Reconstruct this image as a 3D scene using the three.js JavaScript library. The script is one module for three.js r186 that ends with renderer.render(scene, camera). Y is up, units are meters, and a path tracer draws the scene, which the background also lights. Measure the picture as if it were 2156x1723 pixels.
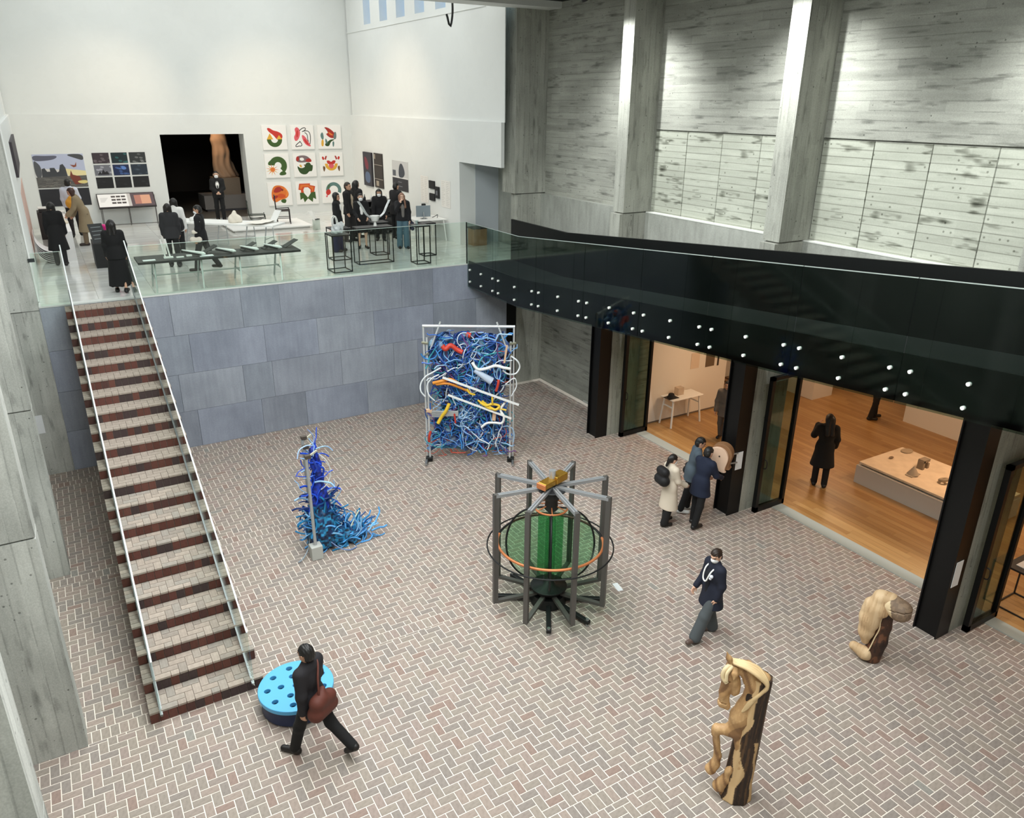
import * as THREE from 'three';
import { RoundedBoxGeometry } from 'three/addons/geometries/RoundedBoxGeometry.js';
import { mergeGeometries } from 'three/addons/utils/BufferGeometryUtils.js';
import { RectAreaLightUniformsLib } from 'three/addons/lights/RectAreaLightUniformsLib.js';

// ---------------------------------------------------------------- camera, sky, lights, exposure
const V = (x, y, z) => new THREE.Vector3(x, y, z);
const R = (d) => d * Math.PI / 180;
const scene = new THREE.Scene();
const camera = new THREE.PerspectiveCamera(56.22, 2156 / 1723, 0.05, 120);
{
  const pitch = R(21.726), yaw = R(30.882), roll = R(0.621);
  const fw = V(Math.sin(yaw) * Math.cos(pitch), -Math.sin(pitch), -Math.cos(yaw) * Math.cos(pitch));
  const rt = V(Math.cos(yaw), 0, Math.sin(yaw)), up = rt.clone().cross(fw);
  const r2 = rt.clone().multiplyScalar(Math.cos(roll)).addScaledVector(up, Math.sin(roll));
  const u2 = up.clone().multiplyScalar(Math.cos(roll)).addScaledVector(rt, -Math.sin(roll));
  camera.quaternion.setFromRotationMatrix(new THREE.Matrix4().makeBasis(r2, u2, fw.clone().negate()));
  camera.position.set(0, 7.8, 0);
}
scene.background = new THREE.Color(0.9, 1.2, 1.45);
const renderer = new THREE.WebGLRenderer({ antialias: true });
renderer.toneMapping = THREE.LinearToneMapping;
renderer.toneMappingExposure = 1.0;
renderer.shadowMap.enabled = true;
RectAreaLightUniformsLib.init();

const names = {};
function numbered(n) { const k = names[n] = (names[n] ?? -1) + 1; return k ? n + '_' + String(k).padStart(3, '0') : n; }
const lampMat = (c, k) => new THREE.MeshStandardMaterial({ color: 0xdddddd, emissive: c, emissiveIntensity: k, roughness: 0.6 });
function tag(o, label, category, group, kind) { o.userData.label = label; if (category) o.userData.category = category; if (group) o.userData.group = group; if (kind) o.userData.kind = kind; return o; }
// luminous ceiling panel: glowing sheet in a frame + an area light just below it
function ceilingPanel(name, label, x, y, z, w, d, col, k, group, glow) {
  const g = new THREE.Group(); g.name = numbered(name); g.position.set(x, y, z); scene.add(g);
  tag(g, label, 'ceiling light', group);
  const f = new THREE.Mesh(new THREE.BoxGeometry(w + 0.12, 0.06, d + 0.12), new THREE.MeshStandardMaterial({ color: 0x33373a, roughness: 0.6 })); f.name = 'frame'; f.position.y = 0.035; g.add(f);
  const s = new THREE.Mesh(new THREE.BoxGeometry(w, 0.02, d), lampMat(col, glow ?? 1.0)); s.name = 'diffuser'; s.position.y = -0.006; g.add(s);
  const l = new THREE.RectAreaLight(col, k, w, d); l.position.set(0, -0.03, 0); l.rotation.set(-Math.PI / 2, 0, 0); g.add(l);
  return g;
}
const DAY = new THREE.Color(0.95, 1.0, 1.0), DAY2 = new THREE.Color(0.97, 1.0, 0.995), WARM = new THREE.Color(1.0, 0.66, 0.4), WARMW = new THREE.Color(1.0, 0.8, 0.58);
let pi = 0;
for (const z of [-13.2, -9.4, -5.6, -1.8]) for (const x of [1.4, 4.8])
  ceilingPanel('skylight_panel', `long skylight panel over the brick hall, number ${['one', 'two', 'three', 'four', 'five', 'six', 'seven', 'eight'][pi++]} counted from the gallery end`, x, 10.1, z, 2.8, 3.2, DAY, 8.6, 'hall skylight panels');
pi = 0;
for (const z of [-21.6, -27.2]) for (const x of [2.6, 7.8])
  ceilingPanel('gallery_light_panel', `square light panel above the white gallery, ${['front left', 'front right', 'back left', 'back right'][pi++]}`, x, 12.6, z, 3.8, 3.8, DAY2, 1.85, 'gallery light panels');
pi = 0;
for (const [x, z, k] of [[13.9, -12.0, 16], [15.6, -7.4, 18], [18.2, -12.4, 9], [14.6, -3.2, 14]])
  ceilingPanel('warm_light_panel', `warm ceiling light in the wood floored room, ${['over the white table', 'over the low plinth', 'over the back passage', 'over the black frame table'][pi++]}`, x, 3.18, z, 1.1, 1.1, WARM, k, 'warm room lights', 1.0);
function spotLamp(label, x, y, z, tx, ty, tz, col, k, ang, pen, len, group) {
  const g = new THREE.Group(); g.name = numbered('spot_lamp'); g.position.set(x, y, z); scene.add(g); tag(g, label, 'spotlight', group);
  const dir = V(tx - x, ty - y, tz - z).normalize(), q = new THREE.Quaternion().setFromUnitVectors(V(0, -1, 0), dir);
  const bm = new THREE.MeshStandardMaterial({ color: 0x151515, roughness: 0.5 });
  const can = new THREE.Mesh(new THREE.CylinderGeometry(0.07, 0.08, 0.22, 16, 1, true), bm); bm.side = THREE.DoubleSide; can.name = 'housing'; can.quaternion.copy(q); g.add(can);
  const face = new THREE.Mesh(new THREE.CylinderGeometry(0.068, 0.068, 0.01, 16), lampMat(col, 4)); face.name = 'lens'; face.quaternion.copy(q); face.position.copy(dir).multiplyScalar(0.08); g.add(face);
  const rod = new THREE.Mesh(new THREE.CylinderGeometry(0.012, 0.012, len, 8), bm); rod.name = 'rod'; rod.position.y = len / 2 + 0.09; g.add(rod);
  const l = new THREE.SpotLight(col, k, 0, ang, pen, 2); l.position.copy(dir).multiplyScalar(0.12); l.target.position.copy(dir).multiplyScalar(3); g.add(l, l.target); l.shadow.radius = 2;
}
spotLamp('wall washing spotlight above the concrete pilaster furthest from the camera', 10.1, 9.85, -14.25, 11.9, 6.4, -14.25, DAY2, 70, R(52), 0.7, 0.25, 'hall wall washers');
spotLamp('wall washing spotlight above the second concrete pilaster', 10.1, 9.85, -9.75, 11.9, 6.4, -9.75, DAY2, 70, R(52), 0.7, 0.25, 'hall wall washers');
spotLamp('wall washing spotlight above the concrete pilaster nearest the camera', 10.1, 9.85, -5.25, 11.9, 6.4, -5.25, DAY2, 70, R(52), 0.7, 0.25, 'hall wall washers');
spotLamp('warm track spotlight aimed at the posters on the right gallery wall', 5.2, 11.9, -24.4, 10.8, 5.4, -25.6, WARMW, 62, R(34), 0.9, 0.6, 'gallery track spots');
spotLamp('warm track spotlight aimed at the nine coloured panels', 5.2, 11.9, -25.6, 8.8, 5.2, -30.4, WARMW, 52, R(34), 0.9, 0.6, 'gallery track spots');
spotLamp('warm track spotlight aimed at the landscape poster', 5.0, 11.9, -26.4, 1.2, 5.0, -30.4, WARMW, 46, R(34), 0.9, 0.6, 'gallery track spots');
spotLamp('small warm spotlight aimed at the draped statue in the dark room', 5.6, 7.6, -31.9, 6.3, 5.8, -33.0, WARM, 9, R(30), 0.8, 0.3, 'dark room spots');

// ---------------------------------------------------------------- helpers
function rng(seed) { let a = seed >>> 0; return () => { a = (a + 0x6D2B79F5) >>> 0; let t = a; t = Math.imul(t ^ (t >>> 15), t | 1); t ^= t + Math.imul(t ^ (t >>> 7), t | 61); return ((t ^ (t >>> 14)) >>> 0) / 4294967296; }; }
const H2 = (x, y, s = 0) => { let h = Math.imul(x | 0, 374761393) + Math.imul(y | 0, 668265263) + Math.imul(s | 0, 2147483647 ^ 0x5bd1e995); h = Math.imul(h ^ (h >>> 13), 1274126177); return ((h ^ (h >>> 16)) >>> 0) / 4294967296; };
const sm = (t) => t * t * (3 - 2 * t), mod = (a, n) => ((a % n) + n) % n, clamp = (x, a, b) => Math.min(b, Math.max(a, x)), mix = (a, b, t) => a + (b - a) * t;
// value noise that repeats every px, py cells
function vn(x, y, px, py, s = 0) {
  const xi = Math.floor(x), yi = Math.floor(y), fx = sm(x - xi), fy = sm(y - yi);
  const x0 = mod(xi, px), x1 = mod(xi + 1, px), y0 = mod(yi, py), y1 = mod(yi + 1, py);
  return mix(mix(H2(x0, y0, s), H2(x1, y0, s), fx), mix(H2(x0, y1, s), H2(x1, y1, s), fx), fy);
}
const fbm = (u, v, p, q, s) => 0.5 * vn(u * p, v * q, p, q, s) + 0.28 * vn(u * p * 2, v * q * 2, p * 2, q * 2, s + 1) + 0.22 * vn(u * p * 4, v * q * 4, p * 4, q * 4, s + 2);
function dataTex(w, h, fn, srgb = true) {
  const d = new Uint8Array(w * h * 4);
  for (let j = 0; j < h; j++) for (let i = 0; i < w; i++) { const c = fn((i + 0.5) / w, (j + 0.5) / h), o = (j * w + i) * 4; d[o] = clamp(c[0], 0, 255); d[o + 1] = clamp(c[1], 0, 255); d[o + 2] = clamp(c[2], 0, 255); d[o + 3] = 255; }
  const t = new THREE.DataTexture(d, w, h); t.wrapS = t.wrapT = THREE.RepeatWrapping; t.magFilter = THREE.LinearFilter; t.minFilter = THREE.LinearMipmapLinearFilter; t.generateMipmaps = true;
  if (srgb) t.colorSpace = THREE.SRGBColorSpace; t.needsUpdate = true; return t;
}
// uv in metres by the way each face points (swap turns a horizontal grain upright)
function metreUV(g, s = 1, swap = false, ou = 0, ov = 0) {
  g = g.index ? g.toNonIndexed() : g; const p = g.attributes.position, n = g.attributes.normal, uv = new Float32Array(p.count * 2);
  for (let i = 0; i < p.count; i++) {
    const ax = Math.abs(n.getX(i)), ay = Math.abs(n.getY(i)), az = Math.abs(n.getZ(i)); let u, v;
    if (ax >= ay && ax >= az) { u = p.getZ(i); v = p.getY(i); } else if (ay >= az) { u = p.getX(i); v = p.getZ(i); } else { u = p.getX(i); v = p.getY(i); }
    if (swap) [u, v] = [v, u];
    uv[2 * i] = u * s + ou; uv[2 * i + 1] = v * s + ov;
  }
  g.setAttribute('uv', new THREE.BufferAttribute(uv, 2)); return g;
}
const bx = (x0, x1, y0, y1, z0, z1) => { const g = new THREE.BoxGeometry(Math.abs(x1 - x0), Math.abs(y1 - y0), Math.abs(z1 - z0)); g.translate((x0 + x1) / 2, (y0 + y1) / 2, (z0 + z1) / 2); return g; };
const cb = (w, h, d, x = 0, y = 0, z = 0) => { const g = new THREE.BoxGeometry(w, h, d); g.translate(x, y, z); return g; };
const rb = (w, h, d, r, x = 0, y = 0, z = 0, seg = 2) => { const g = new RoundedBoxGeometry(w, h, d, seg, r); g.translate(x, y, z); return g; };
function bar(a, b, r, seg = 10, r2 = r) { const d = V(...b).sub(V(...a)), L = d.length(), g = new THREE.CylinderGeometry(r2, r, L, seg); g.translate(0, L / 2, 0); g.applyQuaternion(new THREE.Quaternion().setFromUnitVectors(V(0, 1, 0), d.normalize())); g.translate(...a); return g; }
// square bar from a to b; roll turns it about its own axis
function sqbar(a, b, w, h = w, roll = 0) { const A = V(...a), d = V(...b).sub(A), L = d.length(); const g = new THREE.BoxGeometry(w, h, L); g.rotateZ(roll); g.translate(0, 0, L / 2); const m = new THREE.Matrix4(); const z = d.normalize(); const up = Math.abs(z.y) > 0.99 ? V(0, 0, 1) : V(0, 1, 0); const x = up.clone().cross(z).normalize(), y = z.clone().cross(x); m.makeBasis(x, y, z); g.applyMatrix4(m); g.translate(...a); return g; }
function tube(pts, r, n = 24, k = 6, closed = false) { return new THREE.TubeGeometry(new THREE.CatmullRomCurve3(pts.map((p) => V(...p)), closed), n, r, k, closed); }
const mg = (a) => mergeGeometries(a.map((g) => (g.index ? g.toNonIndexed() : g)).map((g) => { const o = new THREE.BufferGeometry(); o.setAttribute('position', g.attributes.position); o.setAttribute('normal', g.attributes.normal); o.setAttribute('uv', g.attributes.uv ?? new THREE.BufferAttribute(new Float32Array(g.attributes.position.count * 2), 2)); if (g.attributes.color) o.setAttribute('color', g.attributes.color); return o; }));
function obj(name, geo, mat, parent) { const m = new THREE.Mesh(Array.isArray(geo) ? mg(geo) : geo, mat); m.name = parent ? name : numbered(name); (parent ?? scene).add(m); return m; }
function thing(name, label, category, pos = [0, 0, 0], turn = 0, group) { const o = new THREE.Group(); o.name = numbered(name); o.position.set(...pos); o.rotation.y = turn; scene.add(o); return tag(o, label, category, group); }
function struct(name, geo, mat) { const m = obj(name, geo, mat); m.name = name; m.userData.kind = 'structure'; return m; }
function structGroup(name) { const g = new THREE.Group(); g.name = name; g.userData.kind = 'structure'; scene.add(g); return g; }
const matCache = {};
function mat(color, rough = 0.7, metal = 0, extra) { const k = color + '|' + rough + '|' + metal; if (!extra && matCache[k]) return matCache[k]; const m = new THREE.MeshStandardMaterial({ color, roughness: rough, metalness: metal, ...extra }); if (!extra) matCache[k] = m; return m; }
function canvasTex(w, h, draw) { const c = document.createElement('canvas'); c.width = w; c.height = h; draw(c.getContext('2d'), w, h); const t = new THREE.CanvasTexture(c); t.colorSpace = THREE.SRGBColorSpace; t.anisotropy = 4; return t; }

// signed-distance solids meshed with surface nets
function sdfMesh(f, mn, mx, cell, lip = 1.5) {
  const nx = Math.ceil((mx[0] - mn[0]) / cell) + 2, ny = Math.ceil((mx[1] - mn[1]) / cell) + 2, nz = Math.ceil((mx[2] - mn[2]) / cell) + 2;
  const F = new Float32Array(nx * ny * nz), B = 6, id = (i, j, k) => (k * ny + j) * nx + i;
  for (let k0 = 0; k0 < nz; k0 += B) for (let j0 = 0; j0 < ny; j0 += B) for (let i0 = 0; i0 < nx; i0 += B) {
    const h = (B - 1) / 2 * cell, d = f(mn[0] + i0 * cell + h, mn[1] + j0 * cell + h, mn[2] + k0 * cell + h), far = Math.abs(d) > B * cell * 0.87 * lip;
    for (let k = k0; k < Math.min(k0 + B, nz); k++) for (let j = j0; j < Math.min(j0 + B, ny); j++) for (let i = i0; i < Math.min(i0 + B, nx); i++)
      F[id(i, j, k)] = far ? d : f(mn[0] + i * cell, mn[1] + j * cell, mn[2] + k * cell);
  }
  const idx = new Int32Array(nx * ny * nz).fill(-1), P = [], I = [];
  const C = [[0, 0, 0], [1, 0, 0], [0, 1, 0], [1, 1, 0], [0, 0, 1], [1, 0, 1], [0, 1, 1], [1, 1, 1]], E = [[0, 1], [2, 3], [4, 5], [6, 7], [0, 2], [1, 3], [4, 6], [5, 7], [0, 4], [1, 5], [2, 6], [3, 7]];
  for (let k = 0; k < nz - 1; k++) for (let j = 0; j < ny - 1; j++) for (let i = 0; i < nx - 1; i++) {
    let m = 0; const v = C.map((c, n) => { const q = F[id(i + c[0], j + c[1], k + c[2])]; if (q < 0) m |= 1 << n; return q; });
    if (m === 0 || m === 255) continue;
    let x = 0, y = 0, z = 0, n = 0;
    for (const [a, b] of E) if ((v[a] < 0) !== (v[b] < 0)) { const t = v[a] / (v[a] - v[b]); x += mix(C[a][0], C[b][0], t); y += mix(C[a][1], C[b][1], t); z += mix(C[a][2], C[b][2], t); n++; }
    idx[id(i, j, k)] = P.length / 3; P.push(mn[0] + (i + x / n) * cell, mn[1] + (j + y / n) * cell, mn[2] + (k + z / n) * cell);
  }
  const quad = (a, b, c, d, fl) => { if (a < 0 || b < 0 || c < 0 || d < 0) return; if (fl) I.push(a, b, c, a, c, d); else I.push(a, c, b, a, d, c); };
  for (let k = 1; k < nz - 1; k++) for (let j = 1; j < ny - 1; j++) for (let i = 1; i < nx - 1; i++) {
    const s = F[id(i, j, k)] < 0;
    if (s !== F[id(i + 1, j, k)] < 0) quad(idx[id(i, j - 1, k - 1)], idx[id(i, j, k - 1)], idx[id(i, j, k)], idx[id(i, j - 1, k)], s);
    if (s !== F[id(i, j + 1, k)] < 0) quad(idx[id(i - 1, j, k - 1)], idx[id(i - 1, j, k)], idx[id(i, j, k)], idx[id(i, j, k - 1)], s);
    if (s !== F[id(i, j, k + 1)] < 0) quad(idx[id(i - 1, j - 1, k)], idx[id(i, j - 1, k)], idx[id(i, j, k)], idx[id(i - 1, j, k)], s);
  }
  const g = new THREE.BufferGeometry(); g.setAttribute('position', new THREE.Float32BufferAttribute(P, 3)); g.setIndex(I); g.computeVertexNormals(); return g;
}
const smin = (a, b, k) => { const h = Math.max(k - Math.abs(a - b), 0) / k; return Math.min(a, b) - h * h * k * 0.25; };
// distance to a tapered capsule; fl < 1 flattens it along z
function cone(x, y, z, b) {
  const fl = b[8] ?? 1, az = b[2] / fl, bz = b[5] / fl; z /= fl;
  const dx = b[3] - b[0], dy = b[4] - b[1], dz = bz - az, px = x - b[0], py = y - b[1], pz = z - az;
  const L = dx * dx + dy * dy + dz * dz, t = L > 1e-9 ? clamp((px * dx + py * dy + pz * dz) / L, 0, 1) : 0;
  const ex = px - dx * t, ey = py - dy * t, ez = pz - dz * t; return (Math.sqrt(ex * ex + ey * ey + ez * ez) - mix(b[6], b[7], t)) * Math.min(1, Math.max(fl, 0.6));
}
function bounds(bones, pad) { const mn = [9, 9, 9], mx = [-9, -9, -9]; for (const b of bones) { const r = Math.max(b[6], b[7]) + pad; for (let i = 0; i < 3; i++) { mn[i] = Math.min(mn[i], b[i] - r, b[i + 3] - r); mx[i] = Math.max(mx[i], b[i] + r, b[i + 3] + r); } } return [mn, mx]; }
function bonesSDF(bones, k, grow = 0) { return (x, y, z) => { let d = 9; for (const b of bones) d = smin(d, cone(x, y, z, b), k); return d - grow; }; }
function bonesMesh(bones, k, cell, grow = 0, cut) { const [mn, mx] = bounds(bones, grow + 0.03), f = bonesSDF(bones, k, grow); return sdfMesh(cut ? (x, y, z) => cut(f(x, y, z), x, y, z) : f, mn, mx, cell); }
function paint(g, fn) { const p = g.attributes.position, c = new Float32Array(p.count * 3), col = new THREE.Color(); for (let i = 0; i < p.count; i++) { const q = fn(p.getX(i), p.getY(i), p.getZ(i), g.attributes.normal.getX(i), g.attributes.normal.getY(i), g.attributes.normal.getZ(i)); col.set(q); c[3 * i] = col.r; c[3 * i + 1] = col.g; c[3 * i + 2] = col.b; } g.setAttribute('color', new THREE.BufferAttribute(c, 3)); return g; }
// ---------------------------------------------------------------- surfaces
const F = 3.771;                       // gallery floor level
const ZB = -18.42, ZW = -30.4, XW = 12.1, XR = 10.85, XL = -0.46;
function boardTex(seed, light, amp) {       // board-marked concrete, 4 m across: one colour map and one relief map
  const rows = 26, cut = (r) => H2(r, 3, seed);
  const shade = (u, v) => {
    const vv = v + 0.006 * (vn(u * 6, v * 10, 6, 10, seed + 9) - 0.5), row = Math.floor(mod(vv, 1) * rows), fr = mod(vv, 1) * rows - row, piece = Math.floor(mod(u + cut(row), 1) * 3);
    const tone = (H2(row, piece, seed) - 0.5) * 20 * amp, streak = (fbm(u, vv, 4, 52, seed + 2) - 0.5) * 44 * amp, patch = (fbm(u, v, 4, 5, seed + 5) - 0.5) * 60, grain = (vn(u * 400, v * 500, 400, 500, seed + 7) - 0.5) * 18;
    const edge = Math.min(fr, 1 - fr), line = edge < 0.06 && H2(row + (fr > 0.5 ? 1 : 0), Math.floor(u * 9), seed + 4) > 0.45 ? -26 * amp : 0;
    const dk = fbm(u, vv, 8, 40, seed + 20); const stain = dk > 0.63 ? -(dk - 0.63) * 260 * amp : 0;
    const hx = Math.floor(u * 60), hy = Math.floor(v * 60), hr = H2(hx, hy, seed + 11); let hole = 0;
    if (hr > 0.965) { const cx = (hx + 0.3 + 0.4 * H2(hx, hy, 31)) / 60, cy = (hy + 0.3 + 0.4 * H2(hx, hy, 37)) / 60, rr = Math.hypot(u - cx, v - cy); if (rr < 0.0013 + 0.0022 * H2(hx, hy, 41)) hole = -55; }
    return [tone + streak + patch * 0.7 + grain + line + stain + hole, edge < 0.05 ? 0.35 : 0.62 + tone / 90 + (streak + grain) / 500 + (hole ? -0.5 : 0)];
  };
  return [dataTex(1024, 1024, (u, v) => { const s = shade(u, v)[0]; return [light + s, light + 1 + s, light - 5 + s * 0.98]; }), dataTex(512, 512, (u, v) => { const b = 255 * shade(u, v)[1]; return [b, b, b]; }, false)];
}
const [cTex, cBump] = boardTex(3, 186, 0.8), [dTex, dBump] = boardTex(17, 180, 0.6);
for (const t of [cTex, cBump, dTex, dBump]) t.repeat.set(1, 1);
const concreteH = new THREE.MeshStandardMaterial({ map: cTex, color: 0xd4d4ce, bumpMap: cBump, bumpScale: 0.004, roughness: 0.88 });
const concreteV = new THREE.MeshStandardMaterial({ map: dTex, color: 0xffffff, bumpMap: dBump, bumpScale: 0.003, roughness: 0.88 });
const concreteR = concreteV.clone(); concreteR.color.set(0xe2e2dc);
const smoothTex = dataTex(512, 512, (u, v) => { const s = (fbm(u, v, 5, 3, 51) - 0.5) * 54 + (fbm(u, v, 40, 7, 55) - 0.5) * 26 + (vn(u * 220, v * 220, 220, 220, 57) - 0.5) * 10; return [158 + s, 160 + s, 152 + s]; });
const concreteS = new THREE.MeshStandardMaterial({ map: smoothTex, roughness: 0.85 });
const blueTex = dataTex(512, 512, (u, v) => { const s = (fbm(u, v, 4, 4, 61) - 0.5) * 34 + (fbm(u, v, 60, 6, 65) - 0.5) * 16 + (vn(u * 250, v * 250, 250, 250, 67) - 0.5) * 9; return [150 + s, 156 + s, 167 + s]; });
const blueMats = [0xffffff, 0xf3f3f5, 0xf8f9ff, 0xeceef0].map((c) => new THREE.MeshStandardMaterial({ map: blueTex, color: c, roughness: 0.62 }));
const plaster = new THREE.MeshStandardMaterial({ map: dataTex(256, 256, (u, v) => { const s = (fbm(u, v, 6, 6, 71) - 0.5) * 5; return [227 + s, 229 + s, 226 + s]; }), roughness: 0.9 });
const blackSteel = new THREE.MeshPhysicalMaterial({ color: 0x0c0d0e, roughness: 0.42, metalness: 0.3 });
const darkCeil = mat(0x0d0d0d, 0.9), steel = mat(0xb9bdbf, 0.28, 0.9), greyMetal = mat(0x7c7f80, 0.4, 0.7), whitePaint = mat(0xe8e8e4, 0.55), blackPaint = mat(0x0b0b0c, 0.5), paper = mat(0xeceef0, 0.8);
const glassClear = new THREE.MeshPhysicalMaterial({ color: 0xf6fcf8, transmission: 1, thickness: 0, roughness: 0.02, ior: 1.5 });
const glassEdge = new THREE.MeshPhysicalMaterial({ color: 0xc9dcd2, roughness: 0.15, metalness: 0.0 });
const glassDark = new THREE.MeshPhysicalMaterial({ color: 0xc9d6cf, transmission: 1, thickness: 0, roughness: 0.05, ior: 1.32 });
const panelTex = dataTex(1024, 1024, (u, v) => {
  const rows = 30, vv = v + 0.0016 * (vn(u * 5, v * 30, 5, 30, 501) - 0.5), row = Math.floor(mod(vv, 1) * rows), fr = mod(vv, 1) * rows - row; let s = (H2(row, Math.floor(u * 2), 503) - 0.5) * 14 + (fbm(u, vv, 6, 60, 505) - 0.5) * 30 + (vn(u * 300, v * 300, 300, 300, 507) - 0.5) * 9;
  if (Math.min(fr, 1 - fr) < 0.055) s -= 34 + 20 * vn(u * 7, row, 7, rows, 509); const k = fbm(u, vv, 9, 34, 511); if (k > 0.62) s -= (k - 0.62) * 420;
  const hx = Math.floor(u * 34), hr = H2(hx, row, 513); if (hr > 0.9) { const cx = (hx + 0.5) / 34; const rr = Math.hypot((u - cx) * 1.0, (fr - 0.5) / rows); if (rr < 0.0042) s -= 60; }
  return [214 + s, 215 + s, 204 + s]; });
const panelM = new THREE.MeshStandardMaterial({ map: panelTex, color: 0xcbcdc8, roughness: 0.88 });
const con = (g, s = 0.25, swap = false, ou = 0, ov = 0) => metreUV(g, s, swap, ou, ov);

// ---------------------------------------------------------------- brick hall floor
{
  const fl = structGroup('floor');
  const grout = new THREE.MeshStandardMaterial({ map: dataTex(256, 256, (u, v) => { const s = (fbm(u, v, 12, 12, 81) - 0.5) * 26; return [226 + s, 215 + s, 203 + s]; }), roughness: 0.95 });
  obj('bedding', metreUV(bx(-2.6, 12.3, -0.3, -0.005, -18.9, 2.2), 0.4), grout, fl);
  const W = 0.111, J = 0.0125, rnd = rng(11);
  const brickTex = dataTex(128, 128, (u, v) => { const s = (fbm(u, v, 5, 5, 91) - 0.5) * 46 + (vn(u * 60, v * 60, 60, 60, 95) - 0.5) * 22; return [236 + s, 236 + s, 236 + s]; });
  const tones = ['#a3948a', '#9e9087', '#a8978c', '#9a8f87', '#a5988c', '#a9988d', '#a09489', '#988d85', '#a5938a', '#a2968b', '#9e877c', '#9a958d'];
  const bm = tones.map((c) => new THREE.MeshStandardMaterial({ map: brickTex, color: c, roughness: 0.78 }));
  const unit = (() => { // a unit block with a chamfered top
    const s = new THREE.BufferGeometry(), a = 0.5, b = 0.472, P = [[-a, -0.012, -a], [a, -0.012, -a], [a, -0.012, a], [-a, -0.012, a], [-a, -0.004, -a], [a, -0.004, -a], [a, -0.004, a], [-a, -0.004, a], [-b, 0, -b], [b, 0, -b], [b, 0, b], [-b, 0, b]];
    const pos = [], uv = []; const q = (...n) => { for (const i of [n[0], n[2], n[1], n[0], n[3], n[2]]) { pos.push(...P[i]); uv.push(P[i][0] + 0.5, P[i][2] + 0.5); } };
    q(8, 9, 10, 11); for (let i = 0; i < 4; i++) { const j = (i + 1) % 4; q(4 + i, 4 + j, 8 + j, 8 + i); q(i, j, 4 + j, 4 + i); }
    s.setAttribute('position', new THREE.Float32BufferAttribute(pos, 3)); s.setAttribute('uv', new THREE.Float32BufferAttribute(uv, 2)); s.computeVertexNormals(); return s;
  })();
  const bands = [-9.45, -5.3, -13.6, -17.75], half = W; const list = [];
  const put = (x0, x1, z0, z1) => {
    x0 = Math.max(x0, -1.7); x1 = Math.min(x1, XW - 0.13); if (x1 - x0 < 0.035 || z1 - z0 < 0.035) return;
    const cx = (x0 + x1) / 2, cz = (z0 + z1) / 2; if (cz > -1.2) return;
    list.push([cx, cz, x1 - x0 - J, z1 - z0 - J, Math.floor(rnd() * 10.6 + (rnd() > 0.97 ? 1.3 : 0))]);
  };
  const cuts = [-18.42, ...bands.slice().sort((a, b) => a - b).flatMap((b) => [b - half, b + half]), -1.0];
  for (let f = 0; f < cuts.length; f += 2) {
    const za = cuts[f], zb = cuts[f + 1], n = f * 7;
    for (let j = -2; j < (zb - za) / W + 3; j++) for (let i = -20; i < 115; i++) {
      const k = mod(i - j + n, 4), x = i * W, z = zb - j * W;
      if (k === 0) { const z0 = Math.max(z - W, za), z1 = Math.min(z, zb); if (z1 > z0) put(x, x + 2 * W, z0, z1); }
      if (k === 3) { const z0 = Math.max(z - 2 * W, za), z1 = Math.min(z, zb); if (z1 > z0) put(x, x + W, z0, z1); }
    }
  }
  for (const b of bands) for (let i = -20; i < 115; i++) { const o = 0.4 * W; put(i * W + o, (i + 1) * W + o, b - half, b + half); }
  // the 300 bricks that show largest are parts of their own, the others one part
  camera.updateMatrixWorld(); const pm = new THREE.Matrix4().makePerspective(-Math.tan(R(28.11)) * 2156 / 1723 * 0.1, Math.tan(R(28.11)) * 2156 / 1723 * 0.1, Math.tan(R(28.11)) * 0.1, -Math.tan(R(28.11)) * 0.1, 0.1, 100);
  const inv = camera.matrixWorld.clone().invert();
  const seen = (b) => { const p = V(b[0], 0, b[1]).applyMatrix4(inv); const x = p.clone().applyMatrix4(pm); return Math.abs(x.x) < 1 && Math.abs(x.y) < 1 ? -p.z : 1e3 - p.z; };
  list.forEach((b) => { b[5] = seen(b) + ((b[0] < -0.75 && b[1] > -9.7) ? 500 : 0); }); list.sort((a, b) => a[5] - b[5]);
  for (const b of list.slice(0, 300)) { const m = obj('brick', unit, bm[b[4]], fl); m.position.set(b[0], 0, b[1]); m.scale.set(b[2], 1, b[3]); }
  const rest = list.slice(300), im = new THREE.InstancedMesh(unit, new THREE.MeshStandardMaterial({ map: brickTex, roughness: 0.78 }), rest.length); im.name = 'brick_paving'; im.userData.kind = 'stuff';
  const M4 = new THREE.Matrix4(); rest.forEach((b, i) => { M4.makeScale(b[2], 1, b[3]); M4.setPosition(b[0], 0, b[1]); im.setMatrixAt(i, M4); im.setColorAt(i, new THREE.Color(tones[b[4]])); }); fl.add(im);
}
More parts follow.
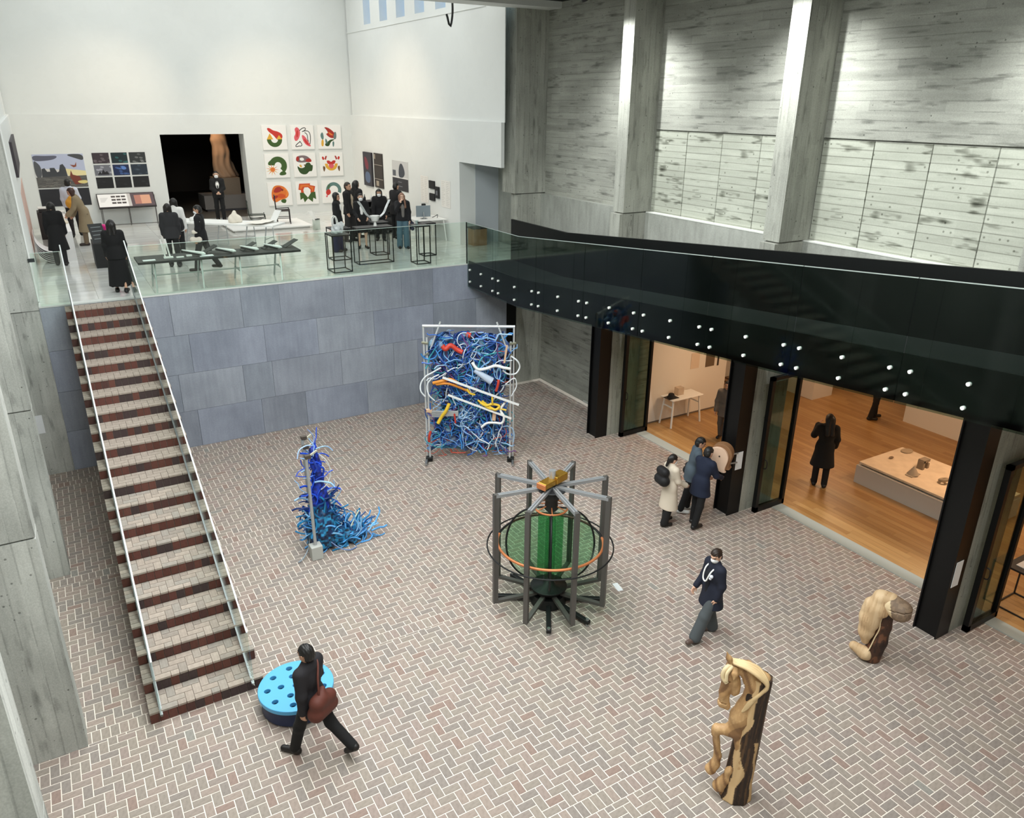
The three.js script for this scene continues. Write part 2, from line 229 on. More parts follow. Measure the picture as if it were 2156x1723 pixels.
// ---------------------------------------------------------------- shell of the hall
struct('ceiling', bx(-2.6, 12.6, 10.2, 10.5, -18.0, 2.4), darkCeil);
struct('wall_front', con(bx(-2.6, 12.6, -0.3, 10.5, 2.0, 2.4)), concreteS);
struct('wall_left', con(bx(-2.6, -1.75, -0.3, 10.5, -18.9, 2.4), 0.25), concreteS);
{ // left piers with a recessed joint
  const pier = (n, x0, x1, z0, z1, yj, lab) => { const g = structGroup(n); obj('lower_block', con(bx(x0, x1, -0.05, yj - 0.012, z0, z1), 0.25, true, z1, x1), concreteV, g); obj('joint', bx(x0, x1 - 0.035, yj - 0.012, yj + 0.012, z0, z1 - 0.035), mat(0x8c8d88, 0.9), g); obj('upper_block', con(bx(x0, x1, yj + 0.012, 10.2, z0, z1), 0.25, true, z0 * 0.7, x1), concreteV, g); };
  pier('trim_1', -1.75, -0.78, -5.2, -4.81, 3.12); pier('trim_2', -1.75, -0.78, -9.71, -9.31, 3.12); pier('trim_3', -1.75, -0.78, -14.22, -13.82, 3.12); pier('trim_4', -1.75, -0.49, -18.85, ZB, 3.69);
}
{ // blue grey panelled wall under the gallery
  const w = structGroup('wall_blue'); obj('backing', bx(-0.49, 10.8, -0.05, F - 0.03, -18.8, ZB - 0.02), mat(0x3c424c, 0.9), w);
  const rows = [0, 0.93, 1.86, 2.79, F - 0.03], rnd = rng(5);
  for (let r = 0; r < 4; r++) { let x = -0.49; const ws = [[1.1, 1.65, 1.5], [0.7, 1.75, 1.45], [1.3, 1.5, 1.7], [0.9, 1.6, 1.55]][r]; let i = 0; while (x < 10.8 - 0.01) { let e = Math.min(10.8, x + ws[i % 3]); if (10.8 - e < 0.3) e = 10.8; const p = rnd() * 0.007; obj('panel', metreUV(bx(x + 0.003, e - 0.003, rows[r] + 0.003, rows[r + 1] - 0.003, ZB - 0.03, ZB - 0.002 + p), 0.3, false, rnd(), rnd()), blueMats[Math.floor(rnd() * 4)], w); x = e; i++; } }
  obj('slab_edge', bx(-0.49, 9.6, F - 0.03, F + 0.001, -18.6, ZB + 0.012), mat(0xd3d6d2, 0.5), w);
}
{ // gallery floor of large polished slabs
  const g = structGroup('floor_gallery'); obj('screed', bx(-0.8, 12.2, F - 0.3, F - 0.021, -40.5, -18.43), mat(0x8b8c88, 0.9), g);
  const tx = dataTex(256, 256, (u, v) => { const s = (fbm(u, v, 3, 24, 101) - 0.5) * 34 + (fbm(u, v, 4, 4, 105) - 0.5) * 18; return [226 + s, 227 + s, 224 + s]; });
  const ms = [0xffffff, 0xf3f3f0, 0xf8f6f2].map((c) => new THREE.MeshPhysicalMaterial({ map: tx, color: c, roughness: 0.16, clearcoat: 0.5, clearcoatRoughness: 0.06 })), rnd = rng(23);
  const nx = 10, nz = 11, x0 = -0.49, x1 = XR, z0 = ZW, z1 = ZB; for (let j = 0; j < nz; j++) for (let i = 0; i < nx; i++) { const a = x0 + (x1 - x0) * i / nx, b = x0 + (x1 - x0) * (i + 1) / nx, c = z0 + (z1 - z0) * j / nz, d = z0 + (z1 - z0) * (j + 1) / nz; obj('slab', metreUV(bx(a + 0.002, b - 0.002, F - 0.02, F, c + 0.002, d - 0.002), 0.6, false, rnd(), rnd()), ms[Math.floor(rnd() * 3)], g); }
  obj('passage_slab', metreUV(bx(XR, 12.1, F - 0.02, F, -21.2, -18.42), 0.6), ms[1], g);
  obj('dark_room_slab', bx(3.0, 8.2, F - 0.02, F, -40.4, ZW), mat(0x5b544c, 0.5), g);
}
// gallery walls: a lower lining, proud of the wall above
{
  const bw = structGroup('wall_back'), T = 0.8, z0 = ZW - T;
  obj('upper', metreUV(bx(-0.8, 11.4, 7.34, 12.9, z0, ZW - 0.05), 0.3), plaster, bw);
  obj('lining', [metreUV(bx(-0.8, 3.86, F - 0.05, 7.34, z0, ZW), 0.3), metreUV(bx(6.68, 11.4, F - 0.05, 7.34, z0, ZW), 0.3), metreUV(bx(3.86, 6.68, 6.69, 7.34, z0, ZW), 0.3)], plaster, bw);
  const lw = structGroup('wall_gallery_left'); obj('upper', metreUV(bx(-0.9, XL - 0.08, 7.34, 12.9, ZW, -18.85), 0.3), plaster, lw); obj('lining', metreUV(rb(0.44, 7.34 - F, 11.55, 0.03, XL - 0.22, (F + 7.34) / 2, (ZW - 18.85) / 2), 0.3), plaster, lw);
  const rw = structGroup('wall_gallery_right'), X1 = 11.3;
  const sl = [[-28.62, -27.98], [-27.12, -26.46], [-25.69, -25.0], [-24.23, -23.53], [-22.76, -22.08]], yb = 10.34, yt = 12.3, gs = [bx(XR, X1, 7.34, yb, ZW, -19.7), bx(XR, X1, yt, 12.9, ZW, -19.7), bx(XR, XR + 0.02, 7.34, 12.9, -19.7, -18.68)];
  let z = ZW; for (const [a, b] of sl) { gs.push(bx(XR, X1, yb, yt, z, a)); z = b; } gs.push(bx(XR, X1, yb, yt, z, -19.7));
  obj('upper', gs.map((g) => metreUV(g, 0.3)), plaster, rw);
  obj('seam_shade_ledge', metreUV(bx(XR - 0.02, XR, 10.165, 10.195, ZW, -19.7), 0.3), plaster, rw);  // plaster ledge added so that its shade draws the faint wall seam
  obj('lining', [metreUV(bx(XR - 0.08, X1, F - 0.05, 7.34, ZW, -21.2), 0.3), metreUV(bx(XR - 0.08, XR + 0.02, 6.19, 7.34, -21.2, -18.72), 0.3)], plaster, rw);
  sl.forEach(([a, b], i) => { const wd = structGroup('window_' + (i + 1)); obj('pane', bx(X1 - 0.12, X1 - 0.11, yb, yt, a, b), new THREE.MeshPhysicalMaterial({ color: 0xd8ecff, transmission: 1, thickness: 0, roughness: 0.05 }), wd); obj('mullion', bx(X1 - 0.14, X1 - 0.09, yb, yt, a + (b - a) * 0.42 - 0.02, a + (b - a) * 0.42 + 0.02), mat(0x30363c, 0.5), wd); obj('window_frame', [bx(X1 - 0.15, X1 - 0.08, yb, yb + 0.04, a, b), bx(X1 - 0.15, X1 - 0.08, yb, yt, b - 0.03, b)], mat(0xcfd3d4, 0.5), wd); });
  struct('ceiling_gallery', bx(-0.9, 11.4, 12.7, 13.0, z0, -17.9), mat(0xd8d8d4, 0.9));
  struct('trim_5', metreUV(bx(-2.6, 12.6, 10.05, 12.9, -18.66, -18.0), 0.3), plaster);   // white beam across the hall end
  // passage past the end of the white wall
  const pw = structGroup('wall_passage'); obj('side', metreUV(bx(X1, 13.2, F - 0.05, 6.6, -21.5, -21.19), 0.3), mat(0xb9bfc4, 0.85), pw); obj('far', con(bx(XW, XW + 0.3, F - 0.3, 10.3, -21.5, -18.57), 0.25), concreteS, pw); obj('soffit', bx(XR + 0.5, 12.4, 6.3, 6.6, -21.5, -19.75), whitePaint, pw);
  // dark room behind the doorway
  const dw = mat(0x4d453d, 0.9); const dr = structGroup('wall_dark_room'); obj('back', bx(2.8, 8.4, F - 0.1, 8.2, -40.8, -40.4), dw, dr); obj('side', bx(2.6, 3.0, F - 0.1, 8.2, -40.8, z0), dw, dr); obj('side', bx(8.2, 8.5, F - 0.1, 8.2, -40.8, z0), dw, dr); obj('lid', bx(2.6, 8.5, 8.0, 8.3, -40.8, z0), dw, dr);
}
// ---------------------------------------------------------------- right side: upper concrete wall, pilasters, panels
const PZ = [[-18.95, -18.57], [-14.44, -14.06], [-9.94, -9.56], [-5.45, -5.06], [-0.95, -0.56]];
{
  const w = structGroup('wall_right'), yl = 5.5, yt = 7.29;
  const up = [con(bx(XW, XW + 0.4, yt + 0.012, 10.3, -14.06, 2.2), 0.25, false, 0.3, 0.1), con(bx(XW, XW + 0.4, yl - 0.05, 10.3, -18.95, -14.06), 0.25, false, 0.6, 0.37)];
  obj('upper', up, concreteH, w); obj('joint', bx(XW + 0.055, XW + 0.4, yl - 0.06, yt + 0.02, -14.06, 2.2), mat(0x8c8c85, 0.9), w);
  obj('lower', [con(bx(XW - 0.13, XW + 0.4, 3.3, yl - 0.012, -18.6, 2.2), 0.25, false, 0.1, 0.2)], concreteS, w);
  obj('lit_ledge', bx(XW - 0.135, XW + 0.02, yl - 0.012, yl + 0.012, -14.06, 2.2), mat(0xd8d9d2, 0.8), w);  // pale colour paints in the light caught by the wall top
  let n = 0; for (let b = 1; b < 4; b++) { const za = PZ[b][1], zb = PZ[b + 1][0]; let z = za; while (z < zb - 0.05) { const e = Math.min(zb + 0.02, z + 1.0275); obj('panel', con(bx(XW, XW + 0.08, yl + 0.014, yt - 0.014, z + 0.01, e - 0.01), 0.25, false, (n * 0.37) % 1, 0.55 + (n % 3) * 0.1333), panelM, w); z = e; n++; } }
  obj('low_bay', [con(bx(XW, XW + 0.4, -0.1, 3.35, -18.95, -14.06), 0.25, false, 0.2, 0.5)], concreteH, w);
  obj('low_skirt', bx(XW - 0.02, XW + 0.02, 0, 0.05, -16.3, -14.4), mat(0xaeb0aa, 0.8), w);
  PZ.forEach(([a, b], i) => { const g = structGroup('trim_' + (6 + i)); const x0 = i ? 11.3 : 11.12; obj('pier', con(bx(11.22, XW + 0.05, -0.05, yl - 0.012, a + 0.02, b - 0.01), 0.25, true, i * 0.31, i * 0.17), concreteR, g); obj('joint', bx(11.345, XW, yl - 0.012, yl + 0.016, a + 0.045, b - 0.045), mat(0x8c8c85, 0.9), g); obj('pilaster', con(bx(x0, XW + 0.05, yl + 0.016, 10.2, i ? a : a - 0.3, b), 0.25, true, i * 0.23 + 0.1, i * 0.41), concreteR, g); });
}
// steel H columns carrying the ramp
const rampTop = (z) => 4.87 + Math.max(0, z + 15.75) * 0.0888;
PZ.forEach(([a, b], i) => {
  const x0 = 10.86, x1 = 11.2, t = 0.022, g = thing('steel_column', `black steel column ${['in the far corner beside the blue grey wall', 'to the left of the room with the white table', 'carrying the wooden disc and a paper notice', 'with a paper notice, beside the low plinth room', 'nearest the camera at the right'][i]}`, 'column', [0, 0, 0], 0, 'columns under the ramp');
  const h = rampTop(a) - 1.715; obj('flange', bx(x0, x1, 0, h, a, a + t), blackSteel, g); obj('flange', bx(x0, x1, 0, h, b - t, b), blackSteel, g); obj('web', bx(x0 + 0.045, x0 + 0.075, 0, h, a + t, b - t), blackSteel, g);
});
// ---------------------------------------------------------------- the ramp bridge with its glass balustrade
{
  const g = thing('ramp_bridge', 'long black ramp bridge with glass balustrade and white round fixings along the right', 'bridge');
  const XB = 9.55, XP = 10.91, zs = [ZB + 0.02, -17.0, -15.75]; for (let z = -14.6; z < 1.9; z += 1.15) zs.push(z); zs.push(1.9);
  const strip = (x0, x1, lo, hi, za, zb) => { // prism following the slope
    const s = new THREE.BufferGeometry(), P = []; for (const [x, z, f] of [[x0, za, lo], [x1, za, lo], [x1, zb, lo], [x0, zb, lo], [x0, za, hi], [x1, za, hi], [x1, zb, hi], [x0, zb, hi]]) P.push([x, rampTop(z) + f, z]);
    const I = [[0, 1, 2, 3], [7, 6, 5, 4], [0, 4, 5, 1], [1, 5, 6, 2], [2, 6, 7, 3], [3, 7, 4, 0]], pos = []; for (const q of I) for (const k of [0, 1, 2, 0, 2, 3]) pos.push(...P[q[k]]); s.setAttribute('position', new THREE.Float32BufferAttribute(pos, 3)); s.setAttribute('uv', new THREE.Float32BufferAttribute(new Float32Array(pos.length / 3 * 2), 2)); s.computeVertexNormals(); return s; };
  const run = (x0, x1, lo, hi) => mg(zs.slice(1).map((z, i) => strip(x0, x1, lo, hi, zs[i], z)));
  obj('fascia', run(XB + 0.03, XB + 0.07, -1.7, -1.02), blackSteel, g);
  obj('deck', run(XB + 0.05, XP, -1.22, -1.1), mat(0x121314, 0.75), g);
  obj('soffit', run(XB + 0.03, XP + 0.1, -1.7, -1.62), blackPaint, g);
  obj('parapet', run(XP, XP + 0.06, -1.7, 0.0), blackSteel, g);
  // glass sheets meet where the paired fixings sit
  const seams = [-18.39, -16.85, -14.95, -13.05, -11.2, -9.4, -7.55, -5.75, -3.9, -2.05, -0.2, 1.7];
  const fix = mat(0xf1f1ee, 0.4); const bolt = new THREE.CylinderGeometry(0.027, 0.027, 0.05, 14); bolt.rotateZ(Math.PI / 2);
  for (let i = 0; i + 1 < seams.length; i++) {
    const a = seams[i] + 0.008, b = seams[i + 1] - 0.008, mids = [a, ...zs.filter((z) => z > a && z < b), b];
    const sh = obj('glass_sheet', mg(mids.slice(1).map((z, k) => strip(XB - 0.006, XB + 0.006, -1.72, 0, mids[k], z))), glassDark, g);
    obj('top_edge', mg(mids.slice(1).map((z, k) => strip(XB - 0.008, XB + 0.008, 0, 0.012, mids[k], z))), mat(0xb9c4c0, 0.3, 0.3), sh);
    for (const z of [a + 0.14, (a + b) / 2, b - 0.14]) for (const y of [-1.24, -1.56]) { const m = obj('fixing', bolt, fix, sh); m.position.set(XB - 0.01, rampTop(z) + y, z); }
  }
}
// ---------------------------------------------------------------- brick staircase
const ST = { x0: -0.03, x1: 1.47, z1: -9.297, t: 0.4252, r: F / 21 };
{
  const g = thing('staircase', 'long straight brick staircase rising to the white gallery', 'staircase'), { x0, x1, z1, t, r } = ST, rnd = rng(31);
  const core = []; for (let i = 0; i < 21; i++) core.push(bx(x0 + 0.012, x1 - 0.012, Math.max(0, r * (i - 1.6)), r * (i + 1) - 0.012, z1 - t * (i + 1) - (i === 20 ? 0.0 : 0.05), z1 - t * i - 0.03));
  obj('core', core, mat(0x8d8177, 0.95), g);
  const bt = dataTex(64, 64, (u, v) => { const s = (fbm(u, v, 4, 4, 191) - 0.5) * 40; return [232 + s, 230 + s, 228 + s]; });
  const red = ['#6e4038', '#65392f', '#73463c', '#5b3a35', '#4a3a3a', '#6a3e34'].map((c) => new THREE.MeshStandardMaterial({ map: bt, color: c, roughness: 0.7 }));
  const pale = ['#b5a79b', '#aea196', '#bcaea2', '#a59a90', '#b2a79c', '#a8a097'].map((c) => new THREE.MeshStandardMaterial({ map: bt, color: c, roughness: 0.8 }));
  const rg = new THREE.BoxGeometry(1, 1, 1), W = 0.1145, n = 13, put = (name, ms, x, y, z, w, h, d) => { const m = obj(name, rg, ms[Math.floor(rnd() * ms.length * 0.999)], g); m.position.set(x, y, z); m.scale.set(w, h, d); return m; };
  const restT = []; let treads = 0;
  for (let i = 0; i < 21; i++) {
    const y = r * (i + 1), zf = z1 - t * i, m = (x1 - x0) / n;
    for (let k = 0; k < n; k++) put('riser_brick', rnd() > 0.82 ? [red[4]] : red, x0 + m * (k + 0.5), y - r / 2 - 0.009, zf - 0.024, m - 0.009, r - 0.022, 0.03);
    // tread: three short bricks outside each glass, herringbone between
    const T = [], d = t + 0.008, rowH = d / 4, cell = (a, b, z0, z1b) => T.push([a, b, z0, z1b]);
    for (const [a, b] of [[x0, x0 + 0.135], [x1 - 0.135, x1]]) for (let q = 0; q < 4; q++) cell(a, b, q * rowH, (q + 1) * rowH);
    const ax = x0 + 0.145, bxr = x1 - 0.145, nc = 11, cw = (bxr - ax) / nc;
    for (let c = -2; c < nc + 2; c++) for (let q = -1; q < 4; q++) { const k = mod(c - q, 4); let a, b, z0, z1b; if (k === 0) { a = c; b = c + 2; z0 = q; z1b = q + 1; } else if (k === 3) { a = c; b = c + 1; z0 = q; z1b = q + 2; } else continue; a = Math.max(a, 0); b = Math.min(b, nc); z0 = Math.max(z0, 0); z1b = Math.min(z1b, 4); if (b > a && z1b > z0) cell(ax + a * cw, ax + b * cw, z0 * rowH, z1b * rowH); }
    for (const [a, b, z0, zb] of T) { const w = b - a - 0.009, dd = zb - z0 - 0.009, cx = (a + b) / 2, cz = zf - (z0 + zb) / 2 + 0.004; if (treads < 300) { put('tread_brick', pale, cx, y - 0.015, cz, w, 0.03, dd); treads++; } else restT.push(cb(w, 0.03, dd, cx, y - 0.015, cz)); }
  }
  const rt = obj('tread_bricks_above', restT, pale[1], g); rt.userData.kind = 'stuff';
  // glass balustrades with a bright steel cap
  [['left', 0.115], ['right', 1.315]].forEach(([s, x]) => {
    const o = thing('stair_balustrade', `${s === 'left' ? 'left hand' : 'right hand'} sloping glass balustrade of the brick staircase`, 'balustrade', [0, 0, 0], 0, 'stair balustrades');
    const zt = ZB - 0.02, sl = r / t, top = (z) => 0.2 + (z1 - z) * sl + 0.93, bot = (z) => 0.02 + (z1 - z) * sl; const N = 5, za = -9.16;
    for (let i = 0; i < N; i++) {
      const a = za + (zt - za) * i / N - 0.004, b = za + (zt - za) * (i + 1) / N + 0.004, sh = new THREE.Shape(); const yb = (z) => Math.max(bot(z) - 0.08, 0.17); sh.moveTo(-a, yb(a)); sh.lineTo(-b, yb(b)); sh.lineTo(-b, top(b)); sh.lineTo(-a, top(a)); sh.closePath();
      const e = new THREE.ExtrudeGeometry(sh, { depth: 0.012, bevelEnabled: false }); e.rotateY(Math.PI / 2); e.translate(x - 0.006, 0, 0); obj('glass_sheet', e, glassClear, o);
    }
    obj('cap_rail', sqbar([x, top(za) + 0.008, za], [x, top(zt) + 0.008, zt], 0.022, 0.014), mat(0xd9dedd, 0.3), o);
    obj('base_channel', sqbar([x, bot(za) + 0.16, za - 0.1], [x, bot(zt) + 0.16, zt], 0.035, 0.05), greyMetal, o);

  });
}
// ---------------------------------------------------------------- gallery edge balustrade
{
  const sheet = (x0, x1) => [bx(x0 + 0.006, x1 - 0.006, F, F + 1.1, ZB - 0.012, ZB), x0, x1];
  const o = thing('gallery_balustrade', 'clear glass balustrade along the front edge of the white gallery', 'balustrade');
  for (let i = 0; i < 5; i++) { const a = 1.36 + i * 1.636, b = a + 1.636; const s = obj('glass_sheet', sheet(a, b)[0], glassClear, o); obj('top_edge', bx(a + 0.006, b - 0.006, F + 1.1, F + 1.108, ZB - 0.014, ZB + 0.002), glassEdge, s); }
  const o2 = thing('short_balustrade', 'short glass balustrade between the concrete pier and the stair head', 'balustrade');
  const s = obj('glass_sheet', sheet(-0.45, 0.1)[0], glassClear, o2); obj('top_edge', bx(-0.44, 0.1, F + 1.1, F + 1.108, ZB - 0.014, ZB + 0.002), glassEdge, s); obj('wall_clamp', bx(-0.5, -0.38, F + 0.93, F + 1.0, ZB - 0.03, ZB + 0.02), mat(0x44484a, 0.4, 0.6), o2);
  tag(obj('corner_post', bx(9.535, 9.56, F, F + 1.1, ZB - 0.02, ZB + 0.005), mat(0x101314, 0.4)), 'thin black glass joint post where gallery meets the ramp', 'post');
}
// ---------------------------------------------------------------- wood floored room behind the columns
{
  const g = structGroup('floor_wood'); obj('base', bx(XW + 0.0, 23, -0.3, -0.012, -16.5, 2.2), mat(0x5a3a22, 0.9), g);
  obj('sill', con(bx(XW - 0.13, XW + 0.16, -0.1, 0.012, -14.1, 2.0), 0.5), mat(0x9fa39c, 0.8), g);
  const wt = dataTex(128, 512, (u, v) => { const s = (fbm(u, v, 14, 3, 201) - 0.5) * 60 + (fbm(u, v, 50, 5, 205) - 0.5) * 26; return [214 + s, 208 + s, 198 + s]; });
  const ms = ['#c79d66', '#c0945d', '#cfa66f', '#b68a55', '#c99f69', '#bd915b'].map((c) => new THREE.MeshPhysicalMaterial({ map: wt, color: c, roughness: 0.38, clearcoat: 0.25, clearcoatRoughness: 0.3 })), rnd = rng(41), pg = bx(-0.5, 0.5, -0.01, 0, -0.5, 0.5), list = [];
  const w = 0.13; for (let x = XW + 0.16; x < 22.8; x += w) { let z = -16.4 + rnd() * 1.2; while (z < 1.8) { const L = 1.3 + rnd() * 0.9, e = Math.min(1.9, z + L); list.push([x + w / 2, (z + e) / 2, e - z, Math.floor(rnd() * 6)]); z = e; } }
  const sc = (p) => Math.hypot(p[0], p[1]) + (p[1] > -5.6 || p[1] < -14.3 ? 30 : 0); list.sort((a, b) => sc(a) - sc(b));
  list.forEach((p, i) => { if (i < 300) { const m = obj('plank', pg, ms[p[3]], g); m.position.set(p[0], 0, p[1]); m.scale.set(w - 0.002, 1, p[2] - 0.002); } });
  const far = ms.map((m, k) => list.slice(300).filter((p) => p[3] % 3 === k).map((p) => { const q = pg.clone(); q.scale(w - 0.002, 1, p[2] - 0.002); q.translate(p[0], 0, p[1]); return q; })).slice(0, 3);
  far.forEach((a, k) => { const m = obj('far_planks', a, ms[k], g); m.userData.kind = 'stuff'; });
  const ww = mat(0xe3ddd2, 0.9);
  struct('ceiling_room', bx(XW + 0.05, 23, 3.25, 3.5, -16.5, 2.2), mat(0xcfc8bc, 0.9));
  const rw = structGroup('wall_room'); obj('end', bx(XW + 0.2, 15.0, 0, 3.3, -14.45, -14.15), ww, rw); obj('return', bx(15.0, 15.3, 0, 3.3, -15.9, -14.15), ww, rw); obj('back_left', bx(15.0, 18.0, 0, 3.3, -16.4, -15.9), ww, rw); obj('block', bx(17.9, 18.75, 0, 3.3, -16.4, -13.2), ww, rw);
  obj('long', bx(18.75, 19.05, 0, 3.3, -10.93, 2.0), ww, rw); obj('passage', bx(21.0, 21.3, 0, 3.3, -16.4, 2.0), ww, rw); obj('passage_end', bx(18.6, 21.2, 0, 3.3, -16.5, -16.2), ww, rw); obj('near', bx(XW, 21.2, 0, 3.3, 1.8, 2.1), ww, rw);
  obj('baseboard', bx(XW + 0.2, 15.0, 0, 0.04, -14.15, -14.14), mat(0x6d6256, 0.8), rw);
  // glazed door leaves standing open beside each pier
  [-13.84, -9.4, -4.95].forEach((z, i) => {
    const o = structGroup('door_' + (i + 1)), x0 = 11.45, x1 = 12.31, h = 2.95, f = 0.065, d = 0.045;
    const zz = [z - d, z + d];
    obj('stile', bx(x0, x0 + f * 1.3, 0.01, h, ...zz), blackSteel, o); obj('stile', bx(x1 - f, x1, 0.01, h, ...zz), blackSteel, o); obj('rail', bx(x0, x1, 0.01, 0.12, ...zz), blackSteel, o); obj('rail', bx(x0, x1, h - f, h, ...zz), blackSteel, o);
    obj('pane', bx(x0 + f, x1 - f, 0.12, h - f, z - 0.005, z + 0.005), glassDark, o); obj('handle', tube([[x0 + 0.09, 1.0, z + d], [x0 + 0.09, 1.02, z + d + 0.05], [x0 + 0.09, 1.18, z + d + 0.05], [x0 + 0.09, 1.2, z + d]], 0.012, 12, 6), blackPaint, o);
  });
}
// notices on the columns and on the left pier
tag(obj('paper_notice', bx(10.92, 11.1, 1.03, 1.41, -9.555, -9.55), paper), 'white paper notice on the column beside the wooden disc', 'notice');
tag(obj('paper_notice', bx(10.9, 11.08, 0.96, 1.41, -5.055, -5.05), paper), 'white paper notice on the column beside the carved torso', 'notice');
tag(obj('wall_notice', bx(-1.13, -0.88, 1.0, 1.42, ZB, ZB + 0.006), paper), 'pale paper notice fixed beside the left concrete pier', 'notice');
tag(obj('floor_card', (() => { const g = rb(0.1, 0.006, 0.235, 0.002); g.rotateY(R(-12)); g.translate(7.38, 0.004, -8.69); return g; })(), paper), 'small white caption card lying on the bricks beside the glass machine', 'card');
tag(obj('hanging_cable', tube([[10.1, 10.0, -20.5], [10.12, 9.95, -20.5], [10.2, 9.7, -20.5], [10.27, 9.95, -20.5], [10.28, 10.3, -20.5], [10.2, 11, -20.5], [10.2, 12.7, -20.5]], 0.03, 40, 8), blackPaint), 'black cable loop hanging below the white beam', 'cable');

// ---------------------------------------------------------------- round blue bench with holes
{
  const g = thing('round_bench', 'round bench with pale blue top pierced by holes and dark blue side', 'bench', [1.79, 0, -8.73]);
  const r = 0.5, sh = new THREE.Shape(); sh.absarc(0, 0, r, 0, Math.PI * 2); const holes = [[0, 0]]; for (let i = 0; i < 5; i++) holes.push([0.2 * Math.cos(i * 1.2566 + 0.3), 0.2 * Math.sin(i * 1.2566 + 0.3)]); for (let i = 0; i < 9; i++) holes.push([0.38 * Math.cos(i * 0.698 + 0.15), 0.38 * Math.sin(i * 0.698 + 0.15)]);
  for (const [x, y] of holes) { const p = new THREE.Path(); p.absarc(x, y, 0.05, 0, Math.PI * 2, true); sh.holes.push(p); }
  const e = new THREE.ExtrudeGeometry(sh, { depth: 0.05, bevelEnabled: true, bevelSize: 0.008, bevelThickness: 0.008, bevelSegments: 2, curveSegments: 40 }); e.rotateX(-Math.PI / 2); e.translate(0, 0.25, 0);
  obj('seat_top', e, mat(0x58aee0, 0.35), g);
  const s2 = new THREE.Shape(); s2.absarc(0, 0, r - 0.02, 0, Math.PI * 2); for (const [x, y] of holes) { const p = new THREE.Path(); p.absarc(x, y, 0.052, 0, Math.PI * 2, true); s2.holes.push(p); }
  const e2 = new THREE.ExtrudeGeometry(s2, { depth: 0.22, bevelEnabled: false, curveSegments: 40 }); e2.rotateX(-Math.PI / 2); e2.translate(0, 0.03, 0); obj('body', e2, mat(0x14254a, 0.5), g);
  obj('plinth', new THREE.CylinderGeometry(r - 0.05, r - 0.05, 0.03, 40).translate(0, 0.015, 0), mat(0xf3f5f6, 0.5), g);
}
